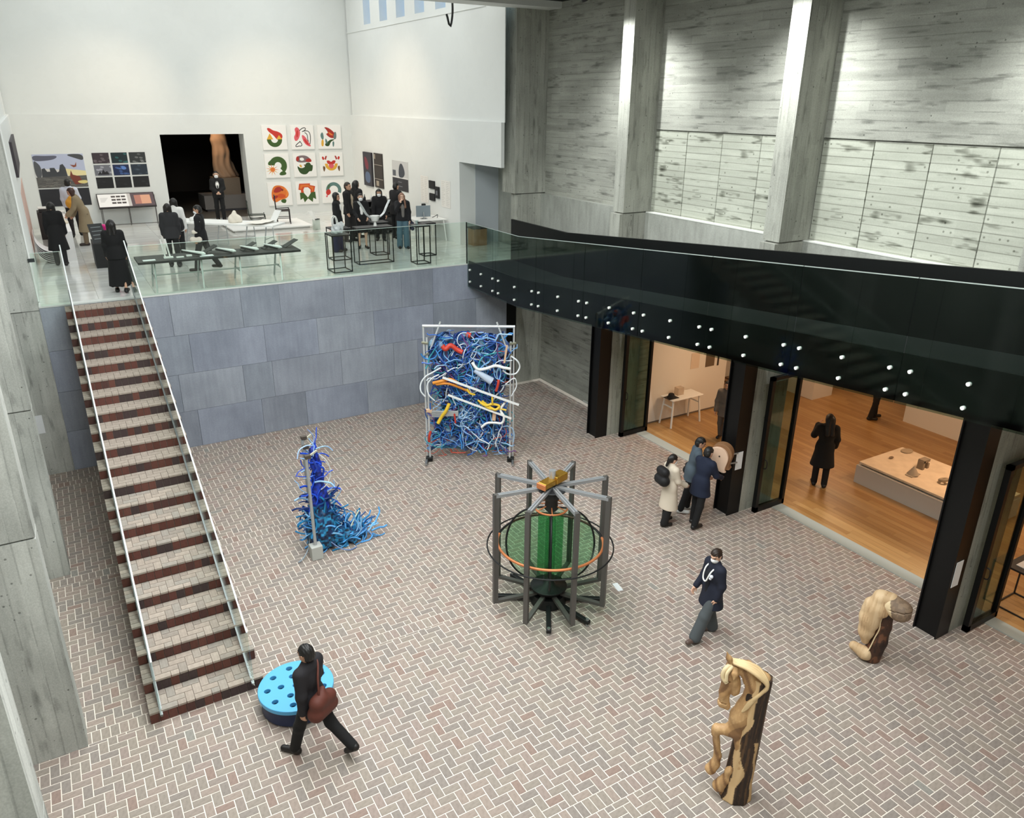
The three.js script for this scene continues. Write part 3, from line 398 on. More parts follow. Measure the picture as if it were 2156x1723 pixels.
// ---------------------------------------------------------------- glass machine in a steel cage
{
  const g = thing('glass_machine', 'green glass sphere machine held in an octagonal grey steel cage', 'sculpture', [6.11, 0, -8.956]), Rr = 0.943, y0 = 0.2, y1 = 2.2, pm = mat(0x5d5a57, 0.45, 0.25), dk = mat(0x1b1c1d, 0.5, 0.3), copper = mat(0xd08050, 0.4, 0.3);
  const A = (k) => R(10.3 + 45 * k), P = (r, a, y) => [r * Math.cos(a), y, r * Math.sin(a)];
  for (let k = 0; k < 8; k++) {
    const a = A(k), q = new THREE.Matrix4().makeRotationY(-a);
    const post = [cb(0.075, y1 - y0, 0.06, Rr, (y0 + y1) / 2, 0), cb(0.012, y1 - y0, 0.075, Rr + 0.034, (y0 + y1) / 2, 0)].map((b) => b.applyMatrix4(q)); obj('cage_post', post, pm, g);
    obj('top_arm', [cb(Rr - 0.06, 0.05, 0.03, (Rr + 0.06) / 2, y1 - 0.03, 0.02).applyMatrix4(q), cb(Rr - 0.06, 0.05, 0.03, (Rr + 0.06) / 2, y1 - 0.03, -0.02).applyMatrix4(q)], mat(0xa3a5a8, 0.32, 0.4), g);
    obj('bottom_arm', cb(Rr - 0.22, 0.05, 0.07, (Rr + 0.22) / 2, y0 + 0.025, 0).applyMatrix4(q), pm, g);
    const f = A(k + 0.5), fq = new THREE.Matrix4().makeRotationY(-f); if (k % 2 === 0 || k === 1 || k === 5) { const ft = obj('foot', rb(0.72, 0.07, 0.08, 0.015, 0.56, 0.075, 0).applyMatrix4(fq), dk, g); obj('foot_cap', bar(P(0.88, f, 0.0), P(0.88, f, 0.13), 0.028, 10), steel, ft); }
  }
  const gm = new THREE.MeshPhysicalMaterial({ color: 0xe4f4e8, transmission: 1, thickness: 0, roughness: 0.04, ior: 1.5, side: THREE.DoubleSide });
  const gmd = new THREE.MeshPhysicalMaterial({ color: 0xd6eede, transmission: 1, thickness: 0, roughness: 0.12, ior: 1.5, side: THREE.DoubleSide });
  const yd = 1.18, rd = 0.86; obj('level_disc', new THREE.CylinderGeometry(rd, rd, 0.012, 64).translate(0, yd, 0), gm, g);
  const arc = (r, a0, a1, y, n = 40) => Array.from({ length: n }, (_, i) => { const a = mix(a0, a1, i / (n - 1)); return [r * Math.cos(a), y, r * Math.sin(a)]; });
  const front = Math.atan2(8.956, -6.11); obj('orange_rim', tube(arc(rd, front - 1.75, front + 1.75, yd), 0.022, 80, 8), copper, g); obj('dark_rim', tube(arc(rd, front + 1.75, front + Math.PI * 2 - 1.75, yd), 0.02, 60, 8), dk, g);
  obj('outer_ring', tube(arc(1.03, 0, Math.PI * 2, 1.12, 64).slice(0, 63), 0.013, 120, 6, true), dk, g);
  for (let k = 0; k < 4; k++) { // upright glass lobes, each with a dark rim
    const a = A(2 * k + 0.5), cy = 1.12, pts = [], n = 30; for (let i = 0; i <= n; i++) { const t = mix(-Math.PI / 2, Math.PI / 2, i / n); pts.push([0.1 + 0.62 * Math.pow(Math.cos(t), 0.75), cy + 0.68 * Math.sin(t)]); }
    const sh = new THREE.Shape(); sh.moveTo(0.1, cy - 0.68); for (const p of pts) sh.lineTo(...p); sh.lineTo(0.1, cy + 0.68); sh.closePath(); const e = new THREE.ExtrudeGeometry(sh, { depth: 0.01, bevelEnabled: false }); e.translate(0, 0, -0.005); e.rotateY(-a); const lobe = obj('glass_lobe', e, gm, g);
    const c = Math.cos(a), s = Math.sin(a); obj('lobe_rim', tube(pts.map(([r, y]) => [r * c, y, r * s]), 0.017, 60, 6), dk, lobe);
  }
  for (let k = 0; k < 8; k++) { const a = A(k); obj('core_blade', cb(0.19, 1.15, 0.008, 0.125, 1.1, 0).applyMatrix4(new THREE.Matrix4().makeRotationY(-a)), gmd, g); }
  obj('spindle', bar([0, 0.2, 0], [0, 2.2, 0], 0.025, 12), dk, g);
  obj('copper_ring', new THREE.TorusGeometry(0.26, 0.016, 8, 40).rotateX(Math.PI / 2).translate(0, 1.8, 0), copper, g); for (let k = 0; k < 6; k++) obj('ring_spoke', bar(P(0.1, k * 1.047, 1.84), P(0.26, k * 1.047, 1.8), 0.01, 6), copper, g);
  obj('upper_hub', new THREE.LatheGeometry([[0.05, 1.72], [0.11, 1.78], [0.1, 1.95], [0.14, 1.98], [0.15, 2.08], [0.08, 2.12], [0.24, 2.13], [0.24, 2.16], [0.0, 2.17]].map((p) => new THREE.Vector2(...p)), 24), mat(0x2b2c2e, 0.5, 0.3), g);
  obj('lower_hub', new THREE.LatheGeometry([[0.0, 0.18], [0.2, 0.2], [0.31, 0.32], [0.3, 0.34], [0.12, 0.36], [0.06, 0.46], [0, 0.47]].map((p) => new THREE.Vector2(...p)), 32), dk, g); obj('base_drum', new THREE.CylinderGeometry(0.27, 0.3, 0.16, 32).translate(0, 0.1, 0), dk, g);
  const brass = new THREE.MeshPhysicalMaterial({ color: 0xb78a35, roughness: 0.25, metalness: 0.75 });
  const box = (w, h, d, x, y, z, ry) => { const b = rb(w, h, d, 0.02); b.rotateY(ry); b.translate(x, y, z); return b; };
  obj('brass_housing', [box(0.26, 0.1, 0.17, -0.13, 2.28, 0.05, 0.3), box(0.28, 0.13, 0.18, 0.13, 2.3, -0.02, 0.3)], brass, g); obj('housing_lip', box(0.03, 0.1, 0.18, -0.27, 2.28, 0.1, 0.3), copper, g);
  obj('shaft_end', new THREE.CylinderGeometry(0.055, 0.055, 0.24, 20).translate(0, 2.34, 0), mat(0xc9ccce, 0.25, 0.7), g);
}
// ---------------------------------------------------------------- tangled hose hanging on a pipe frame
const seg = (rnd, c, spread, r, n, turn) => { const p = [c.slice()]; let a = rnd() * 6.28, b = (rnd() - 0.5) * 1.2; for (let i = 0; i < n; i++) { a += (rnd() - 0.5) * turn; b = clamp(b + (rnd() - 0.5) * 0.8, -0.9, 0.9); const q = p[p.length - 1]; p.push([q[0] + Math.cos(a) * spread, q[1] + Math.sin(a) * spread, q[2] + b * spread * 0.5]); } return p; };
{
  const g = thing('tangle_hanging', 'wall hanging of tangled blue hoses and plastic scraps on a pipe frame', 'sculpture', [7.55, 0, -14.52], R(-30.3)), rnd = rng(77), pipe = mat(0xdfe3e4, 0.3, 0.5), black = blackPaint;
  obj('top_bar', bar([-1.02, 3.24, 0], [1.02, 3.24, 0], 0.032, 12), pipe, g); for (const s of [-1, 1]) { obj('post', bar([s, 0.1, 0], [s, 3.24, 0], 0.024, 10), pipe, g); obj('inner_post', bar([s * 0.93, 0.08, 0.1], [s * 0.93, s > 0 ? 2.9 : 2.98, 0.02], 0.024, 10), pipe, g); obj('foot_pipe', bar([s, 0.05, -0.35], [s, 0.05, 0.4], 0.032, 10), steel, g); obj('foot_clamp', rb(0.16, 0.1, 0.12, 0.015, s * 0.95, 0.06, 0.1), black, g); obj('brace', bar([s * 0.62, 3.34, 0.0], [s * 0.85, 2.72, 0.05], 0.022, 8), pipe, g); obj('pipe_joint', [bar([s * 1.04, 2.86, 0], [s * 0.9, 2.86, 0.06], 0.03, 8), bar([s * 0.96, 2.58, 0.02], [s * 0.9, 2.62, 0.06], 0.028, 8)], mat(0x9b9a86, 0.4, 0.5), g); }
  // outline of the hanging mass: wide, waisted, ragged
  const edge = (h) => 0.82 + 0.1 * Math.sin(h * 3.1) + 0.05 * Math.sin(h * 7.7);
  const cols = ['#2a62b8', '#3f8fd6', '#7fb4e6', '#1c3a86', '#a9cdee', '#e3ebf2', '#3f9fae', '#2a55a6', '#5f82d8', '#c8503a', '#7a4f8a'];
  cols.forEach((c, k) => { const a = [], N = k < 8 ? 64 : 16; for (let i = 0; i < N; i++) { const h = 0.3 + 2.72 * (k === 9 ? rnd() ** 2 * 0.3 + (rnd() > 0.6 ? 0.6 : 0) : rnd()), e = edge(h), x = (rnd() * 2 - 1) * e * 0.93, z = (rnd() - 0.35) * 0.2; a.push(tube(seg(rnd, [x, h, z], 0.07 + rnd() * 0.07, 0, 5, 1.6).map(([px, py, pz]) => [clamp(px, -e - 0.12, e + 0.14), clamp(py, 0.2, 3.1), clamp(pz, -0.16, 0.24)]), 0.006 + rnd() * 0.011, 14, 5)); } const m = obj('hose_tangle', a, mat(c, 0.45), g); m.userData.kind = 'stuff'; });
  // a ragged backing of crushed sheet behind the hoses
  { const sg = new THREE.PlaneGeometry(1.72, 2.82, 40, 60), p = sg.attributes.position; for (let i = 0; i < p.count; i++) { const x = p.getX(i), y = p.getY(i), e = edge(y + 1.65) / 0.86; p.setXYZ(i, x * e + 0.03 * Math.sin(y * 19), y + 0.03 * Math.sin(x * 17), 0.05 * Math.sin(x * 9 + y * 7) + 0.04 * Math.sin(x * 23 - y * 15)); } sg.translate(0, 1.66, -0.06); sg.computeVertexNormals(); paint(sg, (x, y) => ['#23447e', '#1d2f5e', '#5b7fa8', '#2c5f9e', '#33415f', '#6e5a63', '#2a6f86', '#93a9bd'][Math.floor(H2(Math.floor(x * 9 + 40), Math.floor(y * 9), 5) * 8)]); obj('crushed_sheet', sg, new THREE.MeshStandardMaterial({ vertexColors: true, roughness: 0.5, side: THREE.DoubleSide }), g); }
  const white = mat(0xf1f2f0, 0.35), yel = mat(0xe9c23a, 0.45), org = mat(0xd98a2c, 0.5), wood = mat(0xd8b493, 0.7), rd = mat(0xc23a2a, 0.5), U = (x) => (x - 630) / 450, Y = (y) => (1510 - y) / 412, T = (pts, r, z = 0.26) => tube(pts.map(([x, y], i) => [U(x), Y(y), z + 0.02 * Math.sin(i * 2)]), r, 40, 8);
  obj('white_hose', T([[665, 485], [720, 545], [800, 545], [900, 515], [980, 530], [1045, 545]], 0.034), white, g); obj('white_hose', T([[755, 1125], [810, 1080], [890, 1080], [965, 1080], [985, 1010], [950, 950], [990, 880]], 0.028), white, g);
  obj('white_batten', sqbar([U(370), Y(625), 0.3], [U(1135), Y(890), 0.3], 0.03, 0.045), white, g); obj('white_batten', sqbar([U(420), Y(795), 0.3], [U(1060), Y(1030), 0.28], 0.03, 0.04), white, g); obj('pale_tube', bar([U(690), Y(560), 0.26], [U(860), Y(665), 0.26], 0.05, 10, 0.09), mat(0xb9c6da, 0.4), g);
  obj('yellow_strip', T([[430, 890], [395, 960], [345, 1030], [310, 1090]], 0.04, 0.25), yel, g); obj('orange_rag', [T([[270, 690], [350, 670], [440, 655], [520, 690]], 0.04, 0.24), T([[300, 700], [420, 690], [560, 740], [640, 770]], 0.03, 0.25)], org, g); obj('yellow_rope', [T([[740, 870], [800, 900], [870, 890], [940, 910], [900, 940], [820, 905], [760, 860]], 0.03, 0.27), T([[720, 850], [840, 930], [960, 940], [1010, 950]], 0.022, 0.27), T([[865, 790], [868, 870], [870, 900]], 0.022, 0.27), T([[610, 740], [640, 780], [690, 800]], 0.024, 0.26)], yel, g);
  obj('wood_block', sqbar([U(1010), Y(330), 0.2], [U(985), Y(490), 0.2], 0.09, 0.04), wood, g); obj('wood_block', sqbar([U(890), Y(970), 0.22], [U(880), Y(1060), 0.22], 0.08, 0.04), wood, g); obj('wood_block', sqbar([U(180), Y(985), 0.1], [U(250), Y(985), 0.12], 0.08, 0.06), wood, g);
  obj('grille', [...Array(5)].map((_, i) => cb(0.2, 0.02, 0.02, U(295), Y(970 + i * 13), 0.24)).concat([rb(0.6, 0.13, 0.04, 0.01, U(385), Y(995), 0.21)]), mat(0xa7aaab, 0.5), g);
  obj('red_rag', [T([[370, 340], [400, 370], [450, 340], [520, 380], [570, 400]], 0.055, 0.16), T([[610, 245], [650, 255]], 0.06, 0.05), T([[905, 760], [925, 690], [930, 650]], 0.03, 0.26), T([[210, 1290], [215, 1230], [230, 1180]], 0.028, 0.2), T([[480, 990], [490, 1080]], 0.02, 0.26)], rd, g);
  obj('big_loop', [T([[180, 845], [140, 790], [140, 720], [190, 650], [270, 600], [350, 560]], 0.018, 0.1), T([[280, 870], [225, 810], [210, 720], [260, 650], [330, 610]], 0.016, 0.2), T([[1050, 430], [1120, 480], [1140, 540], [1100, 600], [1020, 600], [970, 570]], 0.018, 0.18), T([[1000, 700], [1090, 640], [1110, 720], [1060, 820], [1090, 760]], 0.014, 0.2)], mat(0xe6ebee, 0.4), g);
}
// ---------------------------------------------------------------- blue hose cascade on three posts
{
  const g = thing('hose_cascade', 'cascade of bright blue hoses tied to three steel posts in concrete blocks', 'sculpture', [3.14, 0, -12.2]), rnd = rng(99);
  for (let k = 0; k < 3; k++) { const z = -0.38 * k, x = 0.08 * k; obj('concrete_block', rb(0.21, 0.27, 0.2, 0.012, x, 0.135, z), mat(0xb9bab4, 0.85), g); const p = obj('post', bar([x, 0.25, z], [x - 0.01, 2.0 + 0.02 * k, z - 0.03], 0.03, 12), mat(0xb4b7b8, 0.3, 0.35), g); obj('post_cap', cb(0.1, 0.06, 0.08, x + 0.02, 2.03 + 0.02 * k, z - 0.03), mat(0x4e453c, 0.5), p); obj('cap_hook', sqbar([x + 0.02, 2.02, z - 0.03], [x + 0.2, 2.1, z - 0.06], 0.03), mat(0xbdbba9, 0.5), p); }
  // body of the cascade
  const B = [[0.22, 2.0, -0.35, 0.25, 1.2, -0.35, 0.07, 0.11], [0.25, 1.2, -0.35, 0.24, 0.6, -0.35, 0.12, 0.24], [0.24, 0.6, -0.35, 0.24, 0.25, -0.35, 0.26, 0.3], [0.3, 0.3, -0.3, 0.75, 0.14, -0.2, 0.2, 0.12], [0.75, 0.14, -0.2, 1.0, 0.1, -0.25, 0.12, 0.06]];
  const bg = bonesMesh(B, 0.08, 0.02, 0, (d, x, y, z) => Math.max(d + 0.02 * Math.sin(x * 31) * Math.sin(y * 23) + 0.015 * Math.sin(z * 37 + y * 17), -y)); paint(bg, (x, y, z) => (y > 0.9 ? ['#16309c', '#1b3cb4', '#12246e'] : ['#17466e', '#1f6c96', '#12305c', '#2a8ec0', '#0f2038'])[Math.floor(H2(Math.floor(x * 22), Math.floor(y * 22 + 90), Math.floor(z * 22)) * (y > 0.9 ? 3 : 5))]); obj('plastic_core', bg, new THREE.MeshStandardMaterial({ vertexColors: true, roughness: 0.5 }), g);
  [['#2253d8', 0.35, 2.05, 40, 0.12], ['#5aa9ec', 0.05, 0.5, 110, 0.3], ['#1d7fb4', 0.1, 0.8, 80, 0.26], ['#8cc8f4', 0.1, 0.55, 60, 0.3], ['#17508c', 0.1, 0.9, 60, 0.3], ['#9fc9f2', 0.2, 2.1, 22, 0.14], ['#14306e', 0.1, 1.2, 26, 0.2]].forEach(([c, h0, h1, N, sp], q) => { const a = []; for (let i = 0; i < N; i++) { const h = mix(h0, h1, rnd()), t = clamp((h - 0.2) / 1.8, 0, 1), out = h < 0.4 ? rnd() * 0.75 : 0; const p = seg(rnd, [0.24 + (rnd() - 0.5) * mix(0.5, 0.14, t) + out, h * (out > 0.1 ? 0.6 : 1), -0.33 + (rnd() - 0.5) * mix(0.5, 0.2, t)], 0.09, 0, 4, 1.5); a.push(tube(p.map(([x, y, z]) => [x, Math.max(0.012, y), z]), 0.008 + rnd() * 0.012, 12, 5)); } obj('hose_bundle', a, mat(c, 0.4), g).userData.kind = 'stuff'; });
  const loose = [[[0.24, 2.05, -0.35], [0.1, 2.12, -0.3], [-0.06, 2.08, -0.25], [-0.12, 1.95, -0.2]], [[0.2, 2.05, -0.35], [0.26, 2.2, -0.4], [0.2, 2.33, -0.4], [0.16, 2.38, -0.4]], [[0.3, 1.9, -0.3], [0.42, 1.75, -0.3], [0.48, 1.5, -0.3], [0.4, 1.3, -0.28], [0.25, 1.25, -0.2]], [[0.7, 0.25, -0.2], [0.85, 0.4, -0.3], [0.98, 0.55, -0.35]], [[0.7, 0.2, -0.2], [0.95, 0.24, -0.2], [1.1, 0.12, -0.15], [1.14, 0.02, -0.1]], [[0.3, 0.2, -0.1], [0.45, 0.08, 0.05], [0.6, 0.03, 0.1], [0.75, 0.02, 0.05]], [[0.0, 0.3, -0.3], [-0.12, 0.15, -0.1], [-0.25, 0.05, 0.0], [-0.35, 0.03, 0.05]]];
  loose.forEach((p, i) => obj('loose_hose', tube(p, 0.012, 24, 6), mat(['#a9c6ee', '#8fa0c8', '#e2e4dc', '#d8e2c6', '#7ba6dc', '#6f86b4', '#8c97a0'][i], 0.45), g));
}
// ---------------------------------------------------------------- people
// local frame: feet at the origin, facing +z, the person's left hand at +x
function person(o) {
  const s = o.h / 1.7, sk = o.skin ?? '#c99b80', cell = (o.fine ? 0.011 : 0.016), w = o.w ?? 1;
  const lean = R(o.lean ?? 0), L = o.legs ?? [[3, 4], [-3, 4]], A = o.arms ?? [[4, 8, 8, 0], [4, 8, 8, 0]];
  const hipY = 0.9, J = {}; const rot = (y, z) => [hipY + y * Math.cos(lean), y * Math.sin(lean) + (z ?? 0) * Math.cos(lean)];
  const at = (x, y, z = 0) => { const [yy, zz] = rot(y - hipY, z); return [x, yy, zz]; };
  const bones = { leg: [], arm: [], torso: [], neck: [], foot: [] }, feet = []; let low = 9;
  for (let i = 0; i < 2; i++) {
    const sd = i ? -1 : 1, [a, b, ab = 2, toe = 0] = L[i], ar = R(a), kr = R(a - b), hip = [sd * 0.088 * w, hipY, 0];
    const kn = [hip[0] + sd * Math.sin(R(ab)) * 0.42, hip[1] - Math.cos(ar) * 0.42, hip[2] + Math.sin(ar) * 0.42], an = [kn[0], kn[1] - Math.cos(kr) * 0.4, kn[2] + Math.sin(kr) * 0.4];
    bones.leg.push([...hip, ...kn, 0.083 * w, 0.056], [...kn, ...an, 0.055, 0.036]);
    const fp = R(toe), to = [an[0] + sd * 0.03, an[1] - 0.045 - Math.sin(fp) * 0.16, an[2] + Math.cos(fp) * 0.16], he = [an[0], an[1] - 0.04 + Math.sin(fp) * 0.05, an[2] - 0.045];
    feet.push([he, to, an]); low = Math.min(low, he[1] - 0.035, to[1] - 0.035);
  }
  const sw = 0.168 * w;
  bones.torso.push([...at(-0.06 * w, 0.93), ...at(0.06 * w, 0.93), 0.115 * w, 0.115 * w, 0.8], [...at(0, 1.0), ...at(0, 1.2), 0.125 * w, 0.135 * w, 0.72], [...at(-0.07 * w, 1.3), ...at(0.07 * w, 1.3), 0.112, 0.112, 0.78], [...at(-sw + 0.03, 1.385), ...at(sw - 0.03, 1.385), 0.062, 0.062], [...at(0, 1.22), ...at(0, 1.38), 0.13 * w, 0.09, 0.72]);
  const hands = [];
  for (let i = 0; i < 2; i++) {
    const sd = i ? -1 : 1, [a, ab, el, inw] = A[i], sh = at(sd * sw, 1.385), ar = R(a) + 0, er = R(a + el);
    const eb = [sh[0] + sd * Math.sin(R(ab)) * 0.27, sh[1] - Math.cos(ar) * Math.cos(R(ab)) * 0.27, sh[2] + Math.sin(ar) * Math.cos(R(ab)) * 0.27];
    const iw = R(inw), d = [-sd * Math.sin(iw), -Math.cos(er) * Math.cos(iw), Math.sin(er) * Math.cos(iw)], wr = [eb[0] + d[0] * 0.24, eb[1] + d[1] * 0.24, eb[2] + d[2] * 0.24];
    bones.arm.push([...sh, ...eb, 0.052, 0.041], [...eb, ...wr, 0.041, 0.029]); hands.push([wr, d, sd]);
  }
  const hd = at(0, 1.575 + (o.headUp ?? 0), 0.015 + (o.headFwd ?? 0)), nb = at(0, 1.41, -0.01); bones.neck.push([...nb, hd[0], hd[1] - 0.06, hd[2] - 0.015, 0.056, 0.05]);
  const g = thing('person', o.label, 'person', o.pos, R(o.turn)); g.scale.setScalar(s); const dy = -low; const fixY = (geo) => { geo.translate(0, dy, 0); return geo; };
  // head in its own turned frame
  const hy = R(o.look ?? 0), hp = R(o.nod ?? 0), cy = Math.cos(hy), sy = Math.sin(hy), cp = Math.cos(hp), sp = Math.sin(hp);
  const toH = (x, y, z) => { x -= hd[0]; y -= hd[1]; z -= hd[2]; const x1 = cy * x - sy * z, z1 = sy * x + cy * z; return [x1, cp * y + sp * z1, -sp * y + cp * z1]; };
  const ell = (x, y, z, a, b, c) => { const k = Math.hypot(x / a, y / b, z / c); return (k - 1) * Math.min(a, b, c); };
  const headSDF = (X, Y, Z) => { const [x, y, z] = toH(X, Y, Z); let d = ell(x, y - 0.015, z + 0.005, 0.074, 0.108, 0.094); d = smin(d, ell(x, y + 0.05, z - 0.022, 0.054, 0.062, 0.062), 0.03); d = smin(d, cone(x, y, z, [0, 0.005, 0.086, 0, -0.028, 0.104, 0.007, 0.012]), 0.014); d = smin(d, cone(x, y, z, [-0.03, 0.028, 0.082, 0.03, 0.028, 0.082, 0.01, 0.01]), 0.016); d = smin(d, cone(Math.abs(x), y, z, [0.074, -0.02, -0.006, 0.08, 0.02, -0.014, 0.011, 0.014, 1]), 0.008); d = Math.max(d, -(Math.hypot(Math.abs(x) - 0.032, y - 0.006, z - 0.096) - 0.013)); d = smin(d, cone(x, y, z, [-0.016, -0.056, 0.08, 0.016, -0.056, 0.08, 0.009, 0.009]), 0.01); return d; };
  const box3 = (c, r) => [[c[0] - r, c[1] - r * 1.1, c[2] - r], [c[0] + r, c[1] + r, c[2] + r]];
  const parts = []; const [hm, hx] = box3(hd, 0.14);
  parts.push(sdfMesh((x, y, z) => smin(headSDF(x, y, z), cone(x, y, z, bones.neck[0]), 0.02), hm, hx, o.fine ? 0.0055 : 0.008));
  // hands: palm, four unequal fingers, thumb from the side of the palm
  hands.forEach(([wr, d, sd], i) => {
    const D = V(...d), side = V(sd, 0, 0).addScaledVector(D, -sd * d[0]).normalize(), W = side.clone().cross(D).normalize(), curl = R(o.curl ?? 28), at2 = (l, ww, n) => V(...wr).addScaledVector(D, l).addScaledVector(W, ww).addScaledVector(side, n).toArray(), hb = [[...wr, ...at2(0.05, 0, 0), 0.026, 0.03], [...at2(0.05, -0.022, 0), ...at2(0.085, -0.024, 0), 0.015, 0.013], [...at2(0.05, 0.02, 0), ...at2(0.085, 0.022, 0), 0.015, 0.013]];
    [0.068, 0.08, 0.074, 0.056].forEach((l, k) => { const ww = (k - 1.5) * 0.0185, b0 = [0.085, 0], a1 = curl * 0.6, m = [b0[0] + l * 0.5 * Math.cos(a1), -l * 0.5 * Math.sin(a1)], a2 = curl * 1.7, e = [m[0] + l * 0.5 * Math.cos(a2), m[1] - l * 0.5 * Math.sin(a2)]; hb.push([...at2(b0[0], ww, b0[1]), ...at2(m[0], ww, m[1]), 0.0095, 0.0088], [...at2(m[0], ww, m[1]), ...at2(e[0], ww, e[1]), 0.0088, 0.0078]); });
    const th = sd * (D.z > 0.5 ? 1 : 1); hb.push([...at2(0.022, 0.024 * -1, 0), ...at2(0.058, -0.05, -0.008), 0.0125, 0.0105], [...at2(0.058, -0.05, -0.008), ...at2(0.088, -0.056, -0.018), 0.0105, 0.009]);
    parts.push(bonesMesh(hb, 0.008, o.fine ? 0.0055 : 0.008));
  });
  const core = [...bones.torso, ...bones.leg, ...bones.arm, ...feet.map(([he, to, an]) => [...an, ...to, 0.034, 0.022])]; parts.push(bonesMesh(core, 0.04, 0.022, -0.006));
  const skin = new THREE.Color(sk), lip = skin.clone().lerp(new THREE.Color('#a0504a'), 0.6), eye = new THREE.Color('#1c1512'), brow = new THREE.Color(o.hairCol ?? '#14110f');
  const body = mg(parts.map((q) => paint(fixY(q), (x, y, z) => { const [a, b, c] = toH(x, y - dy, z); if (c > 0.06 && Math.abs(a) < 0.06 && Math.abs(b) < 0.1) { if (Math.abs(b - 0.006) < 0.008 && Math.abs(Math.abs(a) - 0.032) < 0.015) return eye; if (Math.abs(b - 0.033) < 0.006 && Math.abs(Math.abs(a) - 0.032) < 0.02) return brow; if (Math.abs(b + 0.056) < 0.008 && Math.abs(a) < 0.022) return lip; } return skin; }))); obj('body', body, new THREE.MeshStandardMaterial({ vertexColors: true, roughness: 0.6 }), g);
  const cloth = (name, bs, k, grow, col, cut, cl = cell, rough = 0.85) => obj(name, fixY(bonesMesh(bs, k, cl, grow, cut)), mat(col, rough), g);
  // hair
  { const ht = o.hair ?? 'short', hb = []; const f = (X, Y, Z) => { const [x, y, z] = toH(X, Y, Z); let d = ell(x, y - 0.024, z + 0.014, 0.088, 0.108, 0.105); if (ht === 'short') { d = smin(d, ell(x, y + 0.03, z + 0.05, 0.078, 0.06, 0.06), 0.03); } if (ht === 'bob') d = smin(d, cone(Math.abs(x), y, z, [0.045, 0.02, -0.03, 0.058, -0.1, -0.015, 0.06, 0.05]), 0.03); if (ht === 'long' || ht === 'hood') d = smin(d, cone(Math.abs(x), y, z, [0.04, 0.0, -0.05, 0.05, -0.32, -0.085, 0.065, 0.05]), 0.04); if (o.hairFront) d = smin(d, cone(Math.abs(x), y, z, [0.068, 0.02, 0.01, 0.085, -0.3, 0.075, 0.03, 0.038]), 0.02); if (ht === 'pony') d = smin(d, cone(x, y, z, [0, 0.02, -0.1, 0, -0.14, -0.13, 0.042, 0.028]), 0.03); if (ht === 'bun') d = smin(d, Math.hypot(x, y - 0.03, z + 0.125) - 0.045, 0.02);
      const wob = 0.003 * Math.sin(x * 160 + z * 90) * Math.sin(y * 60); const face = o.hairFront && (Math.abs(x) > 0.052 || y < -0.11) ? -1 : Math.min(z - (ht === 'short' ? 0.03 : 0.035), (o.fringe ?? 0.062) - y); const ear = ht === 'short' || ht === 'pony' || ht === 'bun' ? Math.min(Math.abs(x) - 0.06, Math.min(0.02 - y, z + 0.045)) : -1; return Math.max(d + wob, face, ear); };
    const [a, b] = box3(hd, 0.2); if (ht === 'long') a[1] -= 0.28; obj('hair', fixY(sdfMesh(f, a, b, o.fine ? 0.007 : 0.01)), mat(o.hairCol ?? '#14110f', 0.5), g); }
  if (o.mask) { const f = (X, Y, Z) => { const [x, y, z] = toH(X, Y, Z); const d = smin(ell(x, y + 0.05, z - 0.026, 0.066, 0.068, 0.072), ell(x, y + 0.03, z - 0.03, 0.05, 0.05, 0.088), 0.02); return Math.max(d, -0.1 - y, y - 0.0, 0.03 - z); }; const [a, b] = box3(hd, 0.14); obj('face_mask', fixY(sdfMesh(f, a, b, o.fine ? 0.006 : 0.009)), mat('#f4f5f6', 0.8), g); }
  // clothes
  const t = o.top ?? {}, hem = t.hem ?? 0.86, armEnd = t.sleeve ?? 1;
  const tb = bones.torso.map((b) => b.slice()); if (t.shoulder !== false) bones.arm.forEach((b, i) => { if (i % 2 === 0) tb.push([b[0], b[1], b[2], b[3], b[4], b[5], b[6] + 0.008, b[7] + 0.008]); else if (armEnd > 0.55) tb.push([b[0], b[1], b[2], mix(b[0], b[3], armEnd), mix(b[1], b[4], armEnd), mix(b[2], b[5], armEnd), b[6] + 0.006, b[7] + 0.01 + (t.wide ?? 0)]); });
  const nk = at(0, 1.43, -0.005); tb.push([nk[0], nk[1] - 0.03, nk[2], nk[0], nk[1] + (t.collar ?? 0.01), nk[2], 0.068, 0.056]);
  if (hem < 0.9) { const f0 = at(0, 0.98), sway = t.sway ?? 0; tb.push([-0.03, f0[1], f0[2], -0.03, hem, f0[2] + sway, 0.13 * w, 0.13 * w + (t.flare ?? 0.02), 0.85], [0.03, f0[1], f0[2], 0.03, hem, f0[2] + sway, 0.13 * w, 0.13 * w + (t.flare ?? 0.02), 0.85]); }
  const armLow = t.sleeve === 0 ? 9 : 0; const inArm = bonesSDF(bones.arm, 0.02, 0.03);
  cloth(t.name ?? 'jacket', tb, t.k ?? 0.045, t.grow ?? 0.014, t.col ?? '#17171a', (d, x, y, z) => (y < hem && Math.abs(x) < 0.5 ? Math.max(d, Math.min(hem - y, inArm(x, y, z))) : d));
  if (t.inner) { const z0 = at(0, 1.25, 0.112), z1 = at(0, t.innerLow ?? 1.0, 0.118), zt = at(0, 1.4, 0.05); obj('shirt_front', fixY(bonesMesh([[...zt, ...z0, 0.05, 0.05, 0.7], [...z0, ...z1, 0.052, 0.045, 0.6]], 0.03, cell)), mat(t.inner, 0.8), g); }
  if (t.tie) { obj('tie', fixY(bonesMesh([[...at(0, 1.38, 0.1), ...at(0, 1.15, 0.165), 0.014, 0.022, 0.6]], 0.01, 0.008)), mat(t.tie, 0.6), g); }
  const b = o.bottom ?? {};
